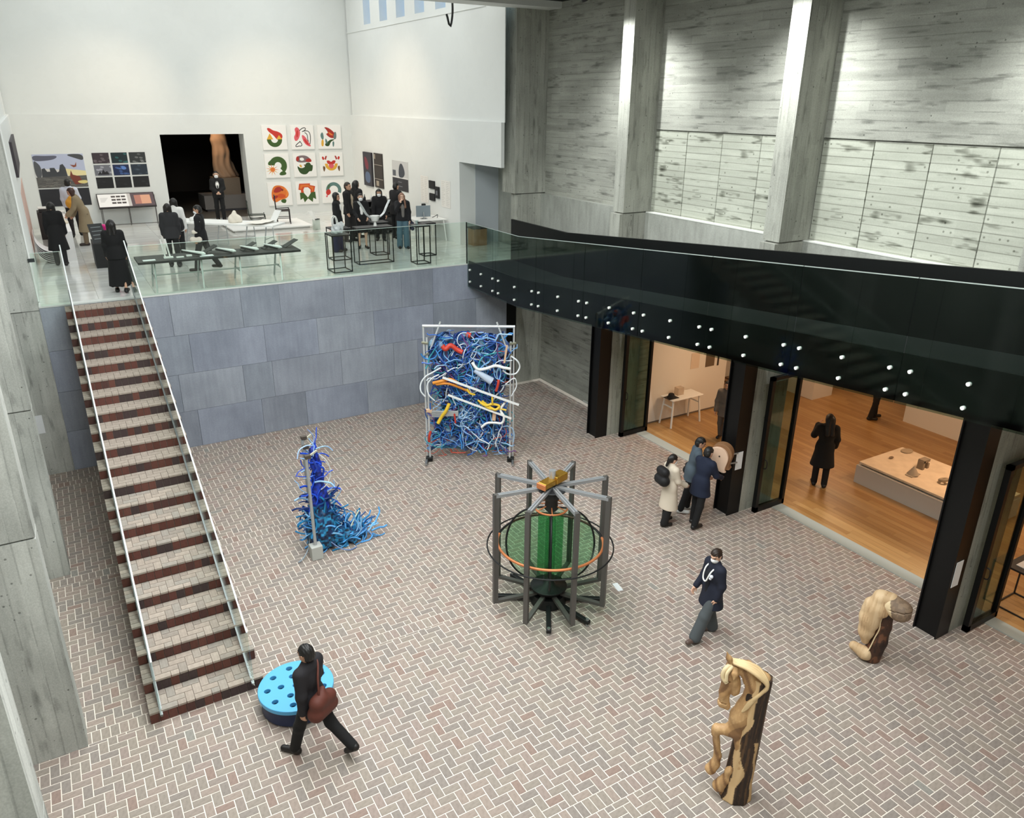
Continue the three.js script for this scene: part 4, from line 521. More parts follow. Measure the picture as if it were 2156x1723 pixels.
  if (b.skirt) { const wst = at(0, 0.98), hm2 = b.hem ?? 0.45; cloth('skirt', [[-0.045, wst[1], wst[2], -0.05, hm2, b.sway ?? 0, 0.115, b.r ?? 0.17, 0.85], [0.045, wst[1], wst[2], 0.05, hm2, b.sway ?? 0, 0.115, b.r ?? 0.17, 0.85]], 0.05, 0.012, b.col, (d, x, y) => Math.max(d, hm2 + 0.006 * Math.sin(x * 60) - y)); }
  else { const lb = bones.leg.map((q, i) => { const e = q.slice(); if (i % 2) { e[6] += 0.006 + (b.wide ?? 0) * 0.6; e[7] += 0.018 + (b.wide ?? 0); } else { e[7] += 0.004 + (b.wide ?? 0) * 0.6; } return e; }); cloth('trousers', [...lb, bones.torso[0]], 0.035, 0.012, b.col ?? '#121214'); }
  feet.forEach(([he, to, an]) => { cloth('shoe', [[...he, ...to, 0.036, 0.033], [...an, he[0], he[1] + 0.01, he[2] + 0.03, 0.036, 0.04]], 0.03, 0.008, o.shoe ?? '#0f0e0e', (d, x, y) => Math.max(d, low - y), o.fine ? 0.009 : 0.012, 0.5); });
  g.userData.frame = { hd, dy, s, at, hands };
  const world = (p) => { const q = V(p[0], p[1] + dy, p[2]).multiplyScalar(s).applyAxisAngle(V(0, 1, 0), R(o.turn)); return q.add(V(...o.pos)).toArray(); };
  delete g.userData.frame; return { g, world, at, hands, dy, s, hd };
}
const face = (x, z, tx, tz) => Math.atan2(tx - x, tz - z) * 180 / Math.PI;
function bag(label, name, bones, col, k = 0.03, cell = 0.012, strap) { const g = thing(name, label, 'bag'); obj('bag_body', bonesMesh(bones, k, cell), mat(col, 0.7), g); if (strap) obj('strap', tube(strap, 0.014, 24, 6), mat(col, 0.7), g); return g; }

// --- in the hall
{ // man walking past the bench, to the left, seen from behind
  const p = person({ label: 'man in dark jacket walking past the blue bench with a brown bag', pos: [1.75, 0, -7.72], turn: -144, h: 1.74, fine: true, legs: [[20, 4, 2], [-24, 26, 2, 42]], arms: [[-8, 10, 10, 0], [10, 10, 14, 0]], look: 0, nod: 8, hair: 'short', top: { name: 'jacket', col: '#1d1a1e', hem: 0.78, flare: 0.03, collar: 0.0 }, bottom: { col: '#0d0c0d' }, shoe: '#171210' });
  const q = (x, y, z) => p.world([x, y, z]);
  bag('rust brown leather bag slung on the back of the man by the bench', 'leather_bag', [[...q(-0.1, 0.95, -0.19), ...q(0.14, 1.02, -0.2), 0.09, 0.1], [...q(-0.12, 0.82, -0.18), ...q(0.16, 0.88, -0.19), 0.1, 0.11], [...q(0.0, 1.12, -0.18), ...q(0.06, 1.05, -0.2), 0.04, 0.08]], '#5a2a1e', 0.05, 0.014, [q(0.12, 1.05, -0.22), q(0.05, 1.28, -0.17), q(-0.1, 1.43, -0.06), q(-0.13, 1.44, 0.04), q(-0.1, 1.35, 0.12)]);
}
{ // woman with mask, white beads and wide grey trousers
  const p = person({ label: 'woman with white mask and navy cardigan striding across the bricks', pos: [7.8, 0, -6.95], turn: -100, h: 1.6, fine: true, skin: '#dcae93', legs: [[24, 4, 2], [-9, 5, 2]], arms: [[-4, 8, 18, 4], [6, 10, 34, 4]], look: 22, nod: 16, hair: 'pony', hairCol: '#2a1c14', mask: true, top: { name: 'cardigan', col: '#161b2c', hem: 0.66, flare: 0.06, inner: '#11131d', innerLow: 0.8 }, bottom: { col: '#4c5154', wide: 0.035 }, shoe: '#5c4a42' });
  const q = (x, y, z) => p.world([x, y, z]); tag(obj('bead_necklace', tube([q(-0.075, 1.44, 0.0), q(-0.07, 1.36, 0.13), q(-0.03, 1.18, 0.19), q(0.03, 1.16, 0.19), q(0.075, 1.34, 0.13), q(0.075, 1.44, 0.0)], 0.012, 40, 8), mat('#f2f2ef', 0.4)), 'long white bead necklace of the woman in the navy cardigan', 'necklace');
  tag(obj('brooch', [new THREE.SphereGeometry(0.03, 10, 8).translate(...q(0.11, 1.28, 0.14)), new THREE.SphereGeometry(0.022, 10, 8).translate(...q(0.1, 1.24, 0.15))], mat('#d9dce6', 0.4)), 'pale flower brooch on the navy cardigan', 'brooch');
}
{ // three visitors at the wooden disc
  const a = person({ label: 'woman in cream trench coat with black backpack beside two men', pos: [9.6, 0, -9.95], turn: face(9.6, -9.95, 10.6, -9.8), h: 1.52, fine: true, skin: '#d9ab92', legs: [[6, 8], [-6, 8]], arms: [[16, 6, 50, 6], [14, 6, 44, 4]], nod: 12, hair: 'pony', hairCol: '#17120f', mask: true, top: { name: 'trench_coat', col: '#d9cbb8', hem: 0.42, flare: 0.07, wide: 0.012, collar: 0.03 }, bottom: { col: '#151314', wide: 0.02 }, shoe: '#1b1615' });
  const q = (x, y, z) => a.world([x, y, z]); bag('black backpack on the woman in the cream coat', 'backpack', [[...q(-0.08, 1.34, -0.22), ...q(0.08, 1.34, -0.22), 0.09, 0.09], [...q(-0.09, 1.14, -0.23), ...q(0.09, 1.14, -0.23), 0.11, 0.11]], '#141214', 0.05);
  const b = person({ label: 'man in blue grey jacket bending to the wooden disc', pos: [10.3, 0, -10.12], turn: face(10.3, -10.12, 10.75, -9.8), h: 1.68, fine: true, legs: [[4, 8], [-8, 6]], arms: [[20, 6, 30, 6], [14, 8, 30, 4]], lean: 10, nod: 20, hair: 'short', top: { col: '#4d5963', hem: 0.76, flare: 0.03 }, bottom: { col: '#121214' }, shoe: '#c9c9c6' });
  const c = person({ label: 'man in navy jacket leaning close to the wooden disc', pos: [10.08, 0, -9.62], turn: face(10.08, -9.62, 10.75, -9.7), h: 1.68, fine: true, legs: [[6, 10], [-10, 6]], arms: [[26, 6, 46, 8], [22, 8, 40, 8]], lean: 12, nod: 18, hair: 'short', hairCol: '#191614', top: { col: '#141d33', hem: 0.7, flare: 0.05 }, bottom: { col: '#0e0e10' }, shoe: '#1a1715' });
  const r = (x, y, z) => b.world([x, y, z]); bag('black shoulder bag of the man in the blue grey jacket', 'shoulder_bag', [[...r(0.2, 0.86, -0.05), ...r(0.2, 0.86, 0.12), 0.09, 0.09], [...r(0.2, 0.98, -0.04), ...r(0.2, 0.98, 0.1), 0.06, 0.06]], '#131214', 0.04);
}
// --- in the wood floored room
person({ label: 'woman in long black coat raising a hand to her face on the wooden floor', pos: [13.66, 0, -9.55], turn: 130, h: 1.7, skin: '#d6a98e', legs: [[2, 3], [-3, 3]], arms: [[20, 18, 125, 16], [8, 12, 24, 4]], look: 20, nod: 8, hair: 'long', hairCol: '#120d0c', top: { name: 'coat', col: '#0b0a0b', hem: 0.5, flare: 0.08, wide: 0.02 }, bottom: { col: '#0c0b0c' } });
person({ label: 'visitor seen only as black trouser legs at the far back of the room', pos: [18.2, 0, -11.45], turn: 60, h: 1.7, legs: [[8, 4], [-6, 6]], hair: 'short', top: { col: '#101012' }, bottom: { col: '#0c0c0e' } });
{ const p = person({ label: 'person in grey shirt half hidden behind the black column', pos: [13.5, 0, -12.35], turn: -60, h: 1.62, legs: [[10, 6], [-10, 12]], arms: [[14, 10, 20, 2], [6, 10, 14, 0]], hair: 'short', top: { name: 'shirt', col: '#6d6762', hem: 0.74 }, bottom: { col: '#55504c' }, shoe: '#15120f' }); }
// ---------------------------------------------------------------- carved wood: rearing horse
{
  const g = thing('horse_carving', 'tall pale wood carving of a rearing horse emerging from a dark log', 'sculpture', [5.95, 0, -4.56], R(-52.9));
  const B = [ // neck and crest
    [0.07, 1.45, -0.02, 0.04, 1.72, 0.0, 0.12, 0.12], [0.04, 1.72, 0.0, -0.08, 1.88, 0.02, 0.12, 0.095], [-0.08, 1.88, 0.02, -0.19, 1.9, 0.03, 0.095, 0.075], [0.1, 1.78, 0, 0.12, 1.5, 0, 0.1, 0.09],
    // head hanging down: forehead to muzzle, cheek
    [-0.22, 1.88, 0.03, -0.255, 1.74, 0.05, 0.08, 0.085], [-0.255, 1.74, 0.05, -0.275, 1.5, 0.06, 0.08, 0.056], [-0.275, 1.5, 0.06, -0.275, 1.37, 0.06, 0.06, 0.062], [-0.275, 1.37, 0.06, -0.235, 1.33, 0.06, 0.06, 0.048], [-0.2, 1.7, 0.04, -0.165, 1.56, 0.04, 0.085, 0.06],
    // throat and chest
    [0.03, 1.5, 0.0, -0.06, 1.2, 0.03, 0.1, 0.125], [-0.06, 1.2, 0.03, -0.1, 1.0, 0.03, 0.12, 0.1], [-0.06, 1.0, 0.03, 0.0, 0.86, 0.02, 0.1, 0.08],
    // lifted foreleg: forearm, knee, cannon, fetlock, hoof
    [-0.1, 1.0, 0.05, -0.3, 0.96, 0.06, 0.085, 0.055], [-0.3, 0.96, 0.06, -0.31, 0.9, 0.06, 0.058, 0.05], [-0.31, 0.9, 0.06, -0.25, 0.55, 0.05, 0.045, 0.042], [-0.25, 0.55, 0.05, -0.27, 0.42, 0.05, 0.045, 0.058], [-0.27, 0.42, 0.05, -0.31, 0.33, 0.06, 0.055, 0.07],
    // second foreleg folded below
    [-0.02, 0.86, 0.06, 0.02, 0.62, 0.08, 0.075, 0.055], [0.02, 0.62, 0.08, 0.02, 0.55, 0.09, 0.06, 0.05], [0.02, 0.55, 0.09, -0.1, 0.42, 0.1, 0.05, 0.042], [-0.1, 0.42, 0.1, -0.12, 0.28, 0.1, 0.042, 0.05], [-0.13, 0.28, 0.1, -0.19, 0.15, 0.1, 0.06, 0.075], [-0.08, 0.2, 0.06, -0.12, 0.06, 0.06, 0.05, 0.07],
  ];
  const grain = (x, y, z) => 0.004 * Math.sin(70 * (x + 0.25 * y) + 9 * Math.sin(y * 6)) * (y > 1.3 ? 1 : 0.5);
  const cut = (d, x, y, z) => { d += grain(x, y, z); const eye = Math.hypot(x + 0.235, y - 1.72, z - 0.13) - 0.018; const nos = Math.hypot(x + 0.315, y - 1.42, z - 0.115) - 0.014; const mouth = Math.max(Math.abs(y - 1.395 + 0.2 * (x + 0.27)) - 0.005, Math.abs(x + 0.28) - 0.05, 0.04 - z); return Math.max(d, -eye, -nos, -mouth, -y); };
  const hb = bonesMesh(B, 0.03, 0.0105, 0, cut);
  const wood3 = (x, y, z) => { const r = Math.sin(26 * x + 7 * y + 5 * Math.sin(3 * y + 4 * x) + 6 * z) * 0.5 + 0.5, n = H2(Math.floor(x * 60), Math.floor(y * 9), Math.floor(z * 60)); return r > 0.88 ? '#8a6542' : r > 0.6 ? '#ae8659' : n > 0.6 ? '#c49d6e' : '#ba9264'; };
  obj('horse', paint(hb, (x, y, z) => wood3(x, y, z)), new THREE.MeshStandardMaterial({ vertexColors: true, roughness: 0.55 }), g);
  // ears and flowing mane locks
  for (const [a, b] of [[[-0.24, 1.93, 0.08], [-0.31, 2.1, 0.09]], [[-0.19, 1.92, 0.11], [-0.19, 1.8, 0.17]]]) obj('ear', paint(bonesMesh([[...a, ...a.map((v, i) => mix(v, b[i], 0.5)), 0.03, 0.032, 0.7], [...a.map((v, i) => mix(v, b[i], 0.5)), ...b, 0.032, 0.006, 0.7]], 0.02, 0.008), wood3), new THREE.MeshStandardMaterial({ vertexColors: true, roughness: 0.55 }), g);
  const mane = []; for (let i = 0; i < 15; i++) { const t = i / 14; mane.push(tube([[-0.24 + 0.06 * t, 1.96 + 0.03 * Math.sin(t * 3), 0.02 + 0.1 * Math.sin(t * 3.1)], [-0.1 + 0.05 * t, 2.0 - 0.06 * t, 0.06 + 0.08 * Math.sin(t * 4)], [0.06 + 0.03 * t, 1.95 - 0.12 * t, 0.1 * Math.sin(t * 5) + 0.05], [0.17, 1.82 - 0.16 * t, 0.09 * Math.sin(t * 4 + 1) + 0.04], [0.13 - 0.08 * t, 1.7 - 0.14 * t, 0.12], [0.06 - 0.06 * t, 1.6 - 0.16 * t, 0.13], [0.0 - 0.05 * t, 1.5 - 0.14 * t, 0.12]], 0.021 - 0.005 * t, 40, 6)); }
  obj('mane', mane, mat('#d8ba8c', 0.55), g); obj('forelock', [tube([[-0.24, 1.94, 0.08], [-0.3, 1.87, 0.11], [-0.31, 1.76, 0.12], [-0.26, 1.71, 0.13]], 0.028, 24, 6), tube([[-0.22, 1.94, 0.1], [-0.27, 1.85, 0.14], [-0.27, 1.75, 0.15]], 0.022, 20, 6)], mat('#e6d0a6', 0.55), g);
  // log with dark bark side and pale cut strips
  const lf = (x, y, z) => { const cx = mix(0.0, 0.09, clamp(y / 1.8, 0, 1)), r = mix(0.17, 0.125, clamp(y / 1.9, 0, 1)) + (y < 0.25 ? (0.25 - y) * 0.12 : 0); const d = Math.hypot(x - cx, (z - 0.0) * 1.05) - r - 0.006 * Math.sin(Math.atan2(z, x - cx) * 9 + y * 3); return Math.max(d, y - 1.82, -y); };
  const lg = sdfMesh(lf, [-0.26, -0.03, -0.26], [0.3, 1.9, 0.26], 0.013); paint(lg, (x, y, z) => { const cx = mix(0.0, 0.09, clamp(y / 1.8, 0, 1)), a = Math.atan2(z, x - cx), w = a + 0.25 * Math.sin(y * 5) + 0.08 * Math.sin(y * 17); if (w > 0.25 && w < 0.62 && y < 0.95) return '#c6a273'; if (w > 1.62 + 0.2 * Math.sin(y * 9) && w < 2.3) return '#d6b485'; const n = fbm(mod(a * 0.6, 1), mod(y * 0.3, 1), 12, 5, 301); return n > 0.6 ? '#5b4128' : n > 0.45 ? '#3d2a1c' : '#2a1d15'; }); obj('log', lg, new THREE.MeshStandardMaterial({ vertexColors: true, roughness: 0.7 }), g);
  
}
// ---------------------------------------------------------------- carved wood: bent torso
{
  const g = thing('torso_carving', 'pale carved wooden torso fragment with dark hollow back beside the column', 'sculpture', [9.58, 0, -5.3], R(-61.4));
  const B = [[-0.02, 1.1, 0.03, 0.1, 1.08, 0.02, 0.13, 0.13], [-0.1, 0.98, 0.05, -0.14, 0.75, 0.06, 0.12, 0.12], [-0.14, 0.75, 0.06, -0.13, 0.5, 0.06, 0.125, 0.11], [-0.13, 0.5, 0.06, -0.12, 0.32, 0.05, 0.1, 0.06], [-0.03, 0.95, 0.08, -0.06, 0.65, 0.08, 0.1, 0.08], [-0.18, 1.0, 0.06, -0.2, 0.9, 0.07, 0.05, 0.05], [0.02, 1.02, 0.1, 0.04, 0.9, 0.11, 0.05, 0.06]];
  const tone = (x, y, z) => { const r = fbm(mod(x * 1.1 + 0.3 * z, 1), mod(y * 0.35 + 0.1 * x, 1), 14, 4, 321); return r > 0.66 ? '#b3906a' : r > 0.55 ? '#c7a67e' : r > 0.45 ? '#d0b088' : '#d8ba93'; }, vm = new THREE.MeshStandardMaterial({ vertexColors: true, roughness: 0.6 });
  obj('torso', paint(bonesMesh(B, 0.06, 0.012, 0, (d, x, y, z) => d + 0.006 * Math.sin(24 * y + 12 * x) * Math.sin(14 * x + 3 * z)), tone), vm, g);
  obj('arm_stump', paint(bonesMesh([[0.1, 1.06, 0.02, 0.25, 0.99, 0.04, 0.15, 0.165]], 0.02, 0.012, 0, (d, x, y, z) => Math.max(d, Math.min(0.006 - Math.abs(y - 1.03 - 0.1 * (x - 0.2)), 1)  > 0 && z > 0.08 && x > 0.1 ? 0.004 : -1, x - 0.4)), (x, y, z) => (x > 0.12 + 0.25 * (1.05 - y) ? (H2(Math.floor(x * 30), Math.floor(y * 20), Math.floor(z * 30)) > 0.5 ? '#8d7660' : '#7b6654') : '#e6cda4')), vm, g);
  obj('hollow_back', paint(bonesMesh([[0.05, 0.95, -0.02, 0.08, 0.62, -0.02, 0.13, 0.11], [0.08, 0.62, -0.02, 0.06, 0.35, 0.0, 0.105, 0.12], [0.06, 0.35, 0.0, 0.0, 0.05, 0.0, 0.12, 0.14]], 0.04, 0.014, 0, (d, x, y, z) => Math.max(d, -y)), (x, y, z) => { const n = fbm(mod(x * 1.3 + 0.5, 1), mod(y * 0.7, 1), 9, 6, 311); return n > 0.58 ? '#6a432c' : n > 0.42 ? '#41271a' : '#2c1a12'; }), vm, g);
  obj('foot_piece', paint(bonesMesh([[-0.25, 0.2, 0.1, -0.08, 0.12, 0.08, 0.07, 0.1], [-0.08, 0.12, 0.08, 0.0, 0.06, 0.06, 0.1, 0.06]], 0.04, 0.012, 0, (d, x, y) => Math.max(d, -y)), tone), vm, g);
  obj('pale_edge', tube([[0.07, 1.0, 0.115], [0.03, 0.78, 0.115], [0.035, 0.62, 0.1], [0.0, 0.45, 0.11], [-0.03, 0.28, 0.125], [-0.07, 0.12, 0.13], [-0.1, 0.03, 0.12]], 0.01, 40, 6), mat('#ead3ac', 0.6), g);
}
// ---------------------------------------------------------------- wooden disc on the column
{
  const g = thing('wooden_disc', 'two layered wooden disc with pale pink face fixed to the black column', 'sculpture', [10.62, 1.36, -9.69], R(-62));
  const sh = (r) => { const s = new THREE.Shape(); s.moveTo(0.16 * r, -0.26 * r); s.bezierCurveTo(0.1 * r, -0.2 * r, 0.2 * r, -0.05 * r, 0.18 * r, 0.06 * r); s.bezierCurveTo(0.14 * r, 0.26 * r, -0.1 * r, 0.28 * r, -0.2 * r, 0.12 * r); s.bezierCurveTo(-0.28 * r, -0.04 * r, -0.2 * r, -0.18 * r, -0.08 * r, -0.2 * r); s.bezierCurveTo(0.02 * r, -0.22 * r, 0.08 * r, -0.3 * r, 0.16 * r, -0.26 * r); return s; };
  const ex = (r, d, z) => { const e = new THREE.ExtrudeGeometry(sh(r), { depth: d, bevelEnabled: true, bevelSize: 0.008, bevelThickness: 0.008, bevelSegments: 2, curveSegments: 20 }); e.translate(0, 0, z); return e; };
  obj('pink_face', ex(1.0, 0.05, 0.1), mat('#e6c3a8', 0.6), g); const b = ex(1.02, 0.16, -0.08); b.translate(0.05, 0.05, 0); obj('brown_back', b, mat('#8e6746', 0.6), g); obj('hole_shade_disc', new THREE.CylinderGeometry(0.016, 0.016, 0.01, 14).rotateX(Math.PI / 2).translate(0.02, 0.06, 0.161), mat('#3a2c24', 0.8), g);  // small dark disc paints the shade inside a hole
  for (const y of [0.08, -0.12]) obj('bracket', bar([0.2, y, -0.02], [0.3, y, -0.14], 0.018, 10), steel, g);
}
// ---------------------------------------------------------------- things in the wood floored room
function whiteTable(label, x0, x1, z0, z1, h, floor, group) { const g = thing('white_table', label, 'table', [(x0 + x1) / 2, floor, (z0 + z1) / 2], 0, group), a = (x1 - x0) / 2, b = (z1 - z0) / 2; obj('tabletop', rb(2 * a + 0.06, 0.025, 2 * b + 0.04, 0.008, 0, h, 0), whitePaint, g); for (const sx of [-1, 1]) { for (const sz of [-1, 1]) obj('leg', sqbar([sx * a, 0, sz * b], [sx * (a - 0.06), h, sz * (b - 0.06)], 0.035), whitePaint, g); obj('crosspiece', sqbar([sx * (a - 0.045), h * 0.72, -b + 0.04], [sx * (a - 0.045), h * 0.72, b - 0.04], 0.03), whitePaint, g); } return g; }
whiteTable('narrow white trestle table against the warm lit wall', 12.95, 13.95, -14.05, -13.6, 0.76, 0);
{ const g = thing('black_hat', 'black hat resting on a tray on the narrow white table', 'hat', [13.05, 0.775, -13.8]); obj('tray', rb(0.34, 0.012, 0.24, 0.004, 0, 0.006, 0), mat('#1a1412', 0.5), g); obj('crown', new THREE.LatheGeometry([[0, 0.12], [0.06, 0.118], [0.08, 0.09], [0.085, 0.03], [0.12, 0.022], [0.12, 0.014], [0, 0.014]].map((p) => new THREE.Vector2(...p)), 24), mat('#141010', 0.8), g); }
tag(obj('acrylic_box', rb(0.2, 0.2, 0.16, 0.006, 13.4, 0.876, -13.9), new THREE.MeshPhysicalMaterial({ color: 0xe9ded0, transmission: 0.7, roughness: 0.2, thickness: 0 })), 'frosted acrylic box on the narrow white table', 'box');
[[13.96, 14.26, 1.3, 1.73, '#d9c6b0', 'text sheet poster'], [14.5, 14.82, 1.27, 2.0, '#6b5a46', 'brown photo poster'], [14.93, 14.99, 1.25, 1.9, '#3c322b', 'dark photo poster']].forEach(([x0, x1, y0, y1, c, n], i) => tag(obj('wall_poster', bx(x0, x1, y0, y1, -14.149, -14.14), mat(c, 0.7)), `${n} on the warm wall behind the narrow white table`, 'poster'));
{ const g = thing('low_plinth', 'broad low white plinth with pale stone slab top on the wooden floor', 'plinth'); obj('body', bx(14.5, 16.1, 0, 0.42, -9.28, -6.6), mat(0xcfcac2, 0.8), g); obj('slab', metreUV(rb(1.56, 0.05, 2.64, 0.01, 15.32, 0.475, -7.94), 1), new THREE.MeshStandardMaterial({ map: dataTex(256, 256, (u, v) => { const s = (fbm(u, v, 5, 5, 331) - 0.5) * 26; return [224 + s, 205 + s, 180 + s]; }), roughness: 0.6 }), g); }
[[15.45, -8.35, 'small arched stone block', () => { const g = cb(0.2, 0.2, 0.14, 0, 0.1, 0); return mg([cb(0.06, 0.2, 0.14, -0.08, 0.1, 0), cb(0.06, 0.12, 0.14, 0.09, 0.06, 0), cb(0.22, 0.06, 0.14, 0.01, 0.19, 0)]); }, '#8f8170'], [14.95, -8.25, 'small grey cone with rectangular base', () => mg([new THREE.ConeGeometry(0.12, 0.2, 24).translate(0, 0.12, 0), cb(0.3, 0.02, 0.16, 0, 0.01, 0)]), '#a79a89'], [15.15, -7.7, 'small hollow stone ring', () => new THREE.TorusGeometry(0.07, 0.035, 10, 24).rotateX(1.2).translate(0, 0.075, 0), '#9d8d78'], [15.95, -9.05, 'flat round grey pebble', () => new THREE.SphereGeometry(0.16, 20, 10).scale(1, 0.12, 0.7).translate(0, 0.02, 0), '#a8977f'], [15.3, -9.0, 'small dark stone chip', () => new THREE.DodecahedronGeometry(0.05).scale(1.6, 0.5, 0.8).translate(0, 0.024, 0), '#7d6c58']].forEach(([x, z, l, f, c]) => { const m = obj('stone_piece', f(), mat(c, 0.7)); m.position.set(x, 0.5, z); tag(m, l + ' on the low white plinth', 'stone', 'stones on the low plinth'); });
function frameTable(label, x0, x1, z0, z1, h, floor, group, top = true) { const g = thing('frame_table', label, 'table', [(x0 + x1) / 2, floor, (z0 + z1) / 2], 0, group), a = (x1 - x0) / 2, b = (z1 - z0) / 2, t = 0.022, m = blackPaint; for (const sx of [-1, 1]) for (const sz of [-1, 1]) obj('leg', bx(sx * a - t / 2, sx * a + t / 2, 0, h, sz * b - t / 2, sz * b + t / 2), m, g); for (const y of [t / 2, h - t / 2]) { for (const sz of [-1, 1]) obj('rail', bx(-a, a, y - t / 2, y + t / 2, sz * b - t / 2, sz * b + t / 2), m, g); for (const sx of [-1, 1]) obj('rail', bx(sx * a - t / 2, sx * a + t / 2, y - t / 2, y + t / 2, -b, b), m, g); } if (top) obj('tabletop', bx(-a - 0.012, a + 0.012, h, h + 0.012, -b - 0.012, b + 0.012), mat(0x2a2a2c, 0.45), g); return g; }
frameTable('black wire frame table inside the nearest wooden floored bay', 12.62, 13.25, -5.12, -4.6, 0.78, 0); tag(obj('paper_sheet', bx(12.75, 13.05, 0.793, 0.8, -5.02, -4.75), paper), 'white paper on the black frame table in the nearest bay', 'paper');

// ---------------------------------------------------------------- gallery: pictures on the back wall
const flat = (tex) => new THREE.MeshStandardMaterial({ map: tex, roughness: 0.6 }), boardM = mat(0xf2f1ed, 0.7);
const print = (w, h, z, tex) => { const g = new THREE.PlaneGeometry(w, h); g.translate(0, 0, z); return [g, flat(tex)]; };
const C = { r: '#c8342b', dr: '#a82c22', o: '#e0762c', y: '#e2ab3c', g: '#3c5a24', dg: '#2e4a1e', t: '#5f7f7b', p: '#e0606a', w: '#f4f2ee', k: '#26241f', br: '#6d4a2e' };
const blob = (c, pts, col) => { c.fillStyle = col; c.beginPath(); const n = pts.length, mid = (a, b) => [(a[0] + b[0]) / 2, (a[1] + b[1]) / 2]; let m = mid(pts[n - 1], pts[0]); c.moveTo(...m); for (let i = 0; i < n; i++) { m = mid(pts[i], pts[(i + 1) % n]); c.quadraticCurveTo(...pts[i], ...m); } c.fill(); };
const poly = (c, pts, col) => { c.fillStyle = col; c.beginPath(); pts.forEach((p, i) => (i ? c.lineTo(...p) : c.moveTo(...p))); c.closePath(); c.fill(); };
const ring = (c, x, y, r, w, a0, a1, col) => { c.strokeStyle = col; c.lineWidth = w; c.beginPath(); c.arc(x, y, r, a0, a1); c.stroke(); };
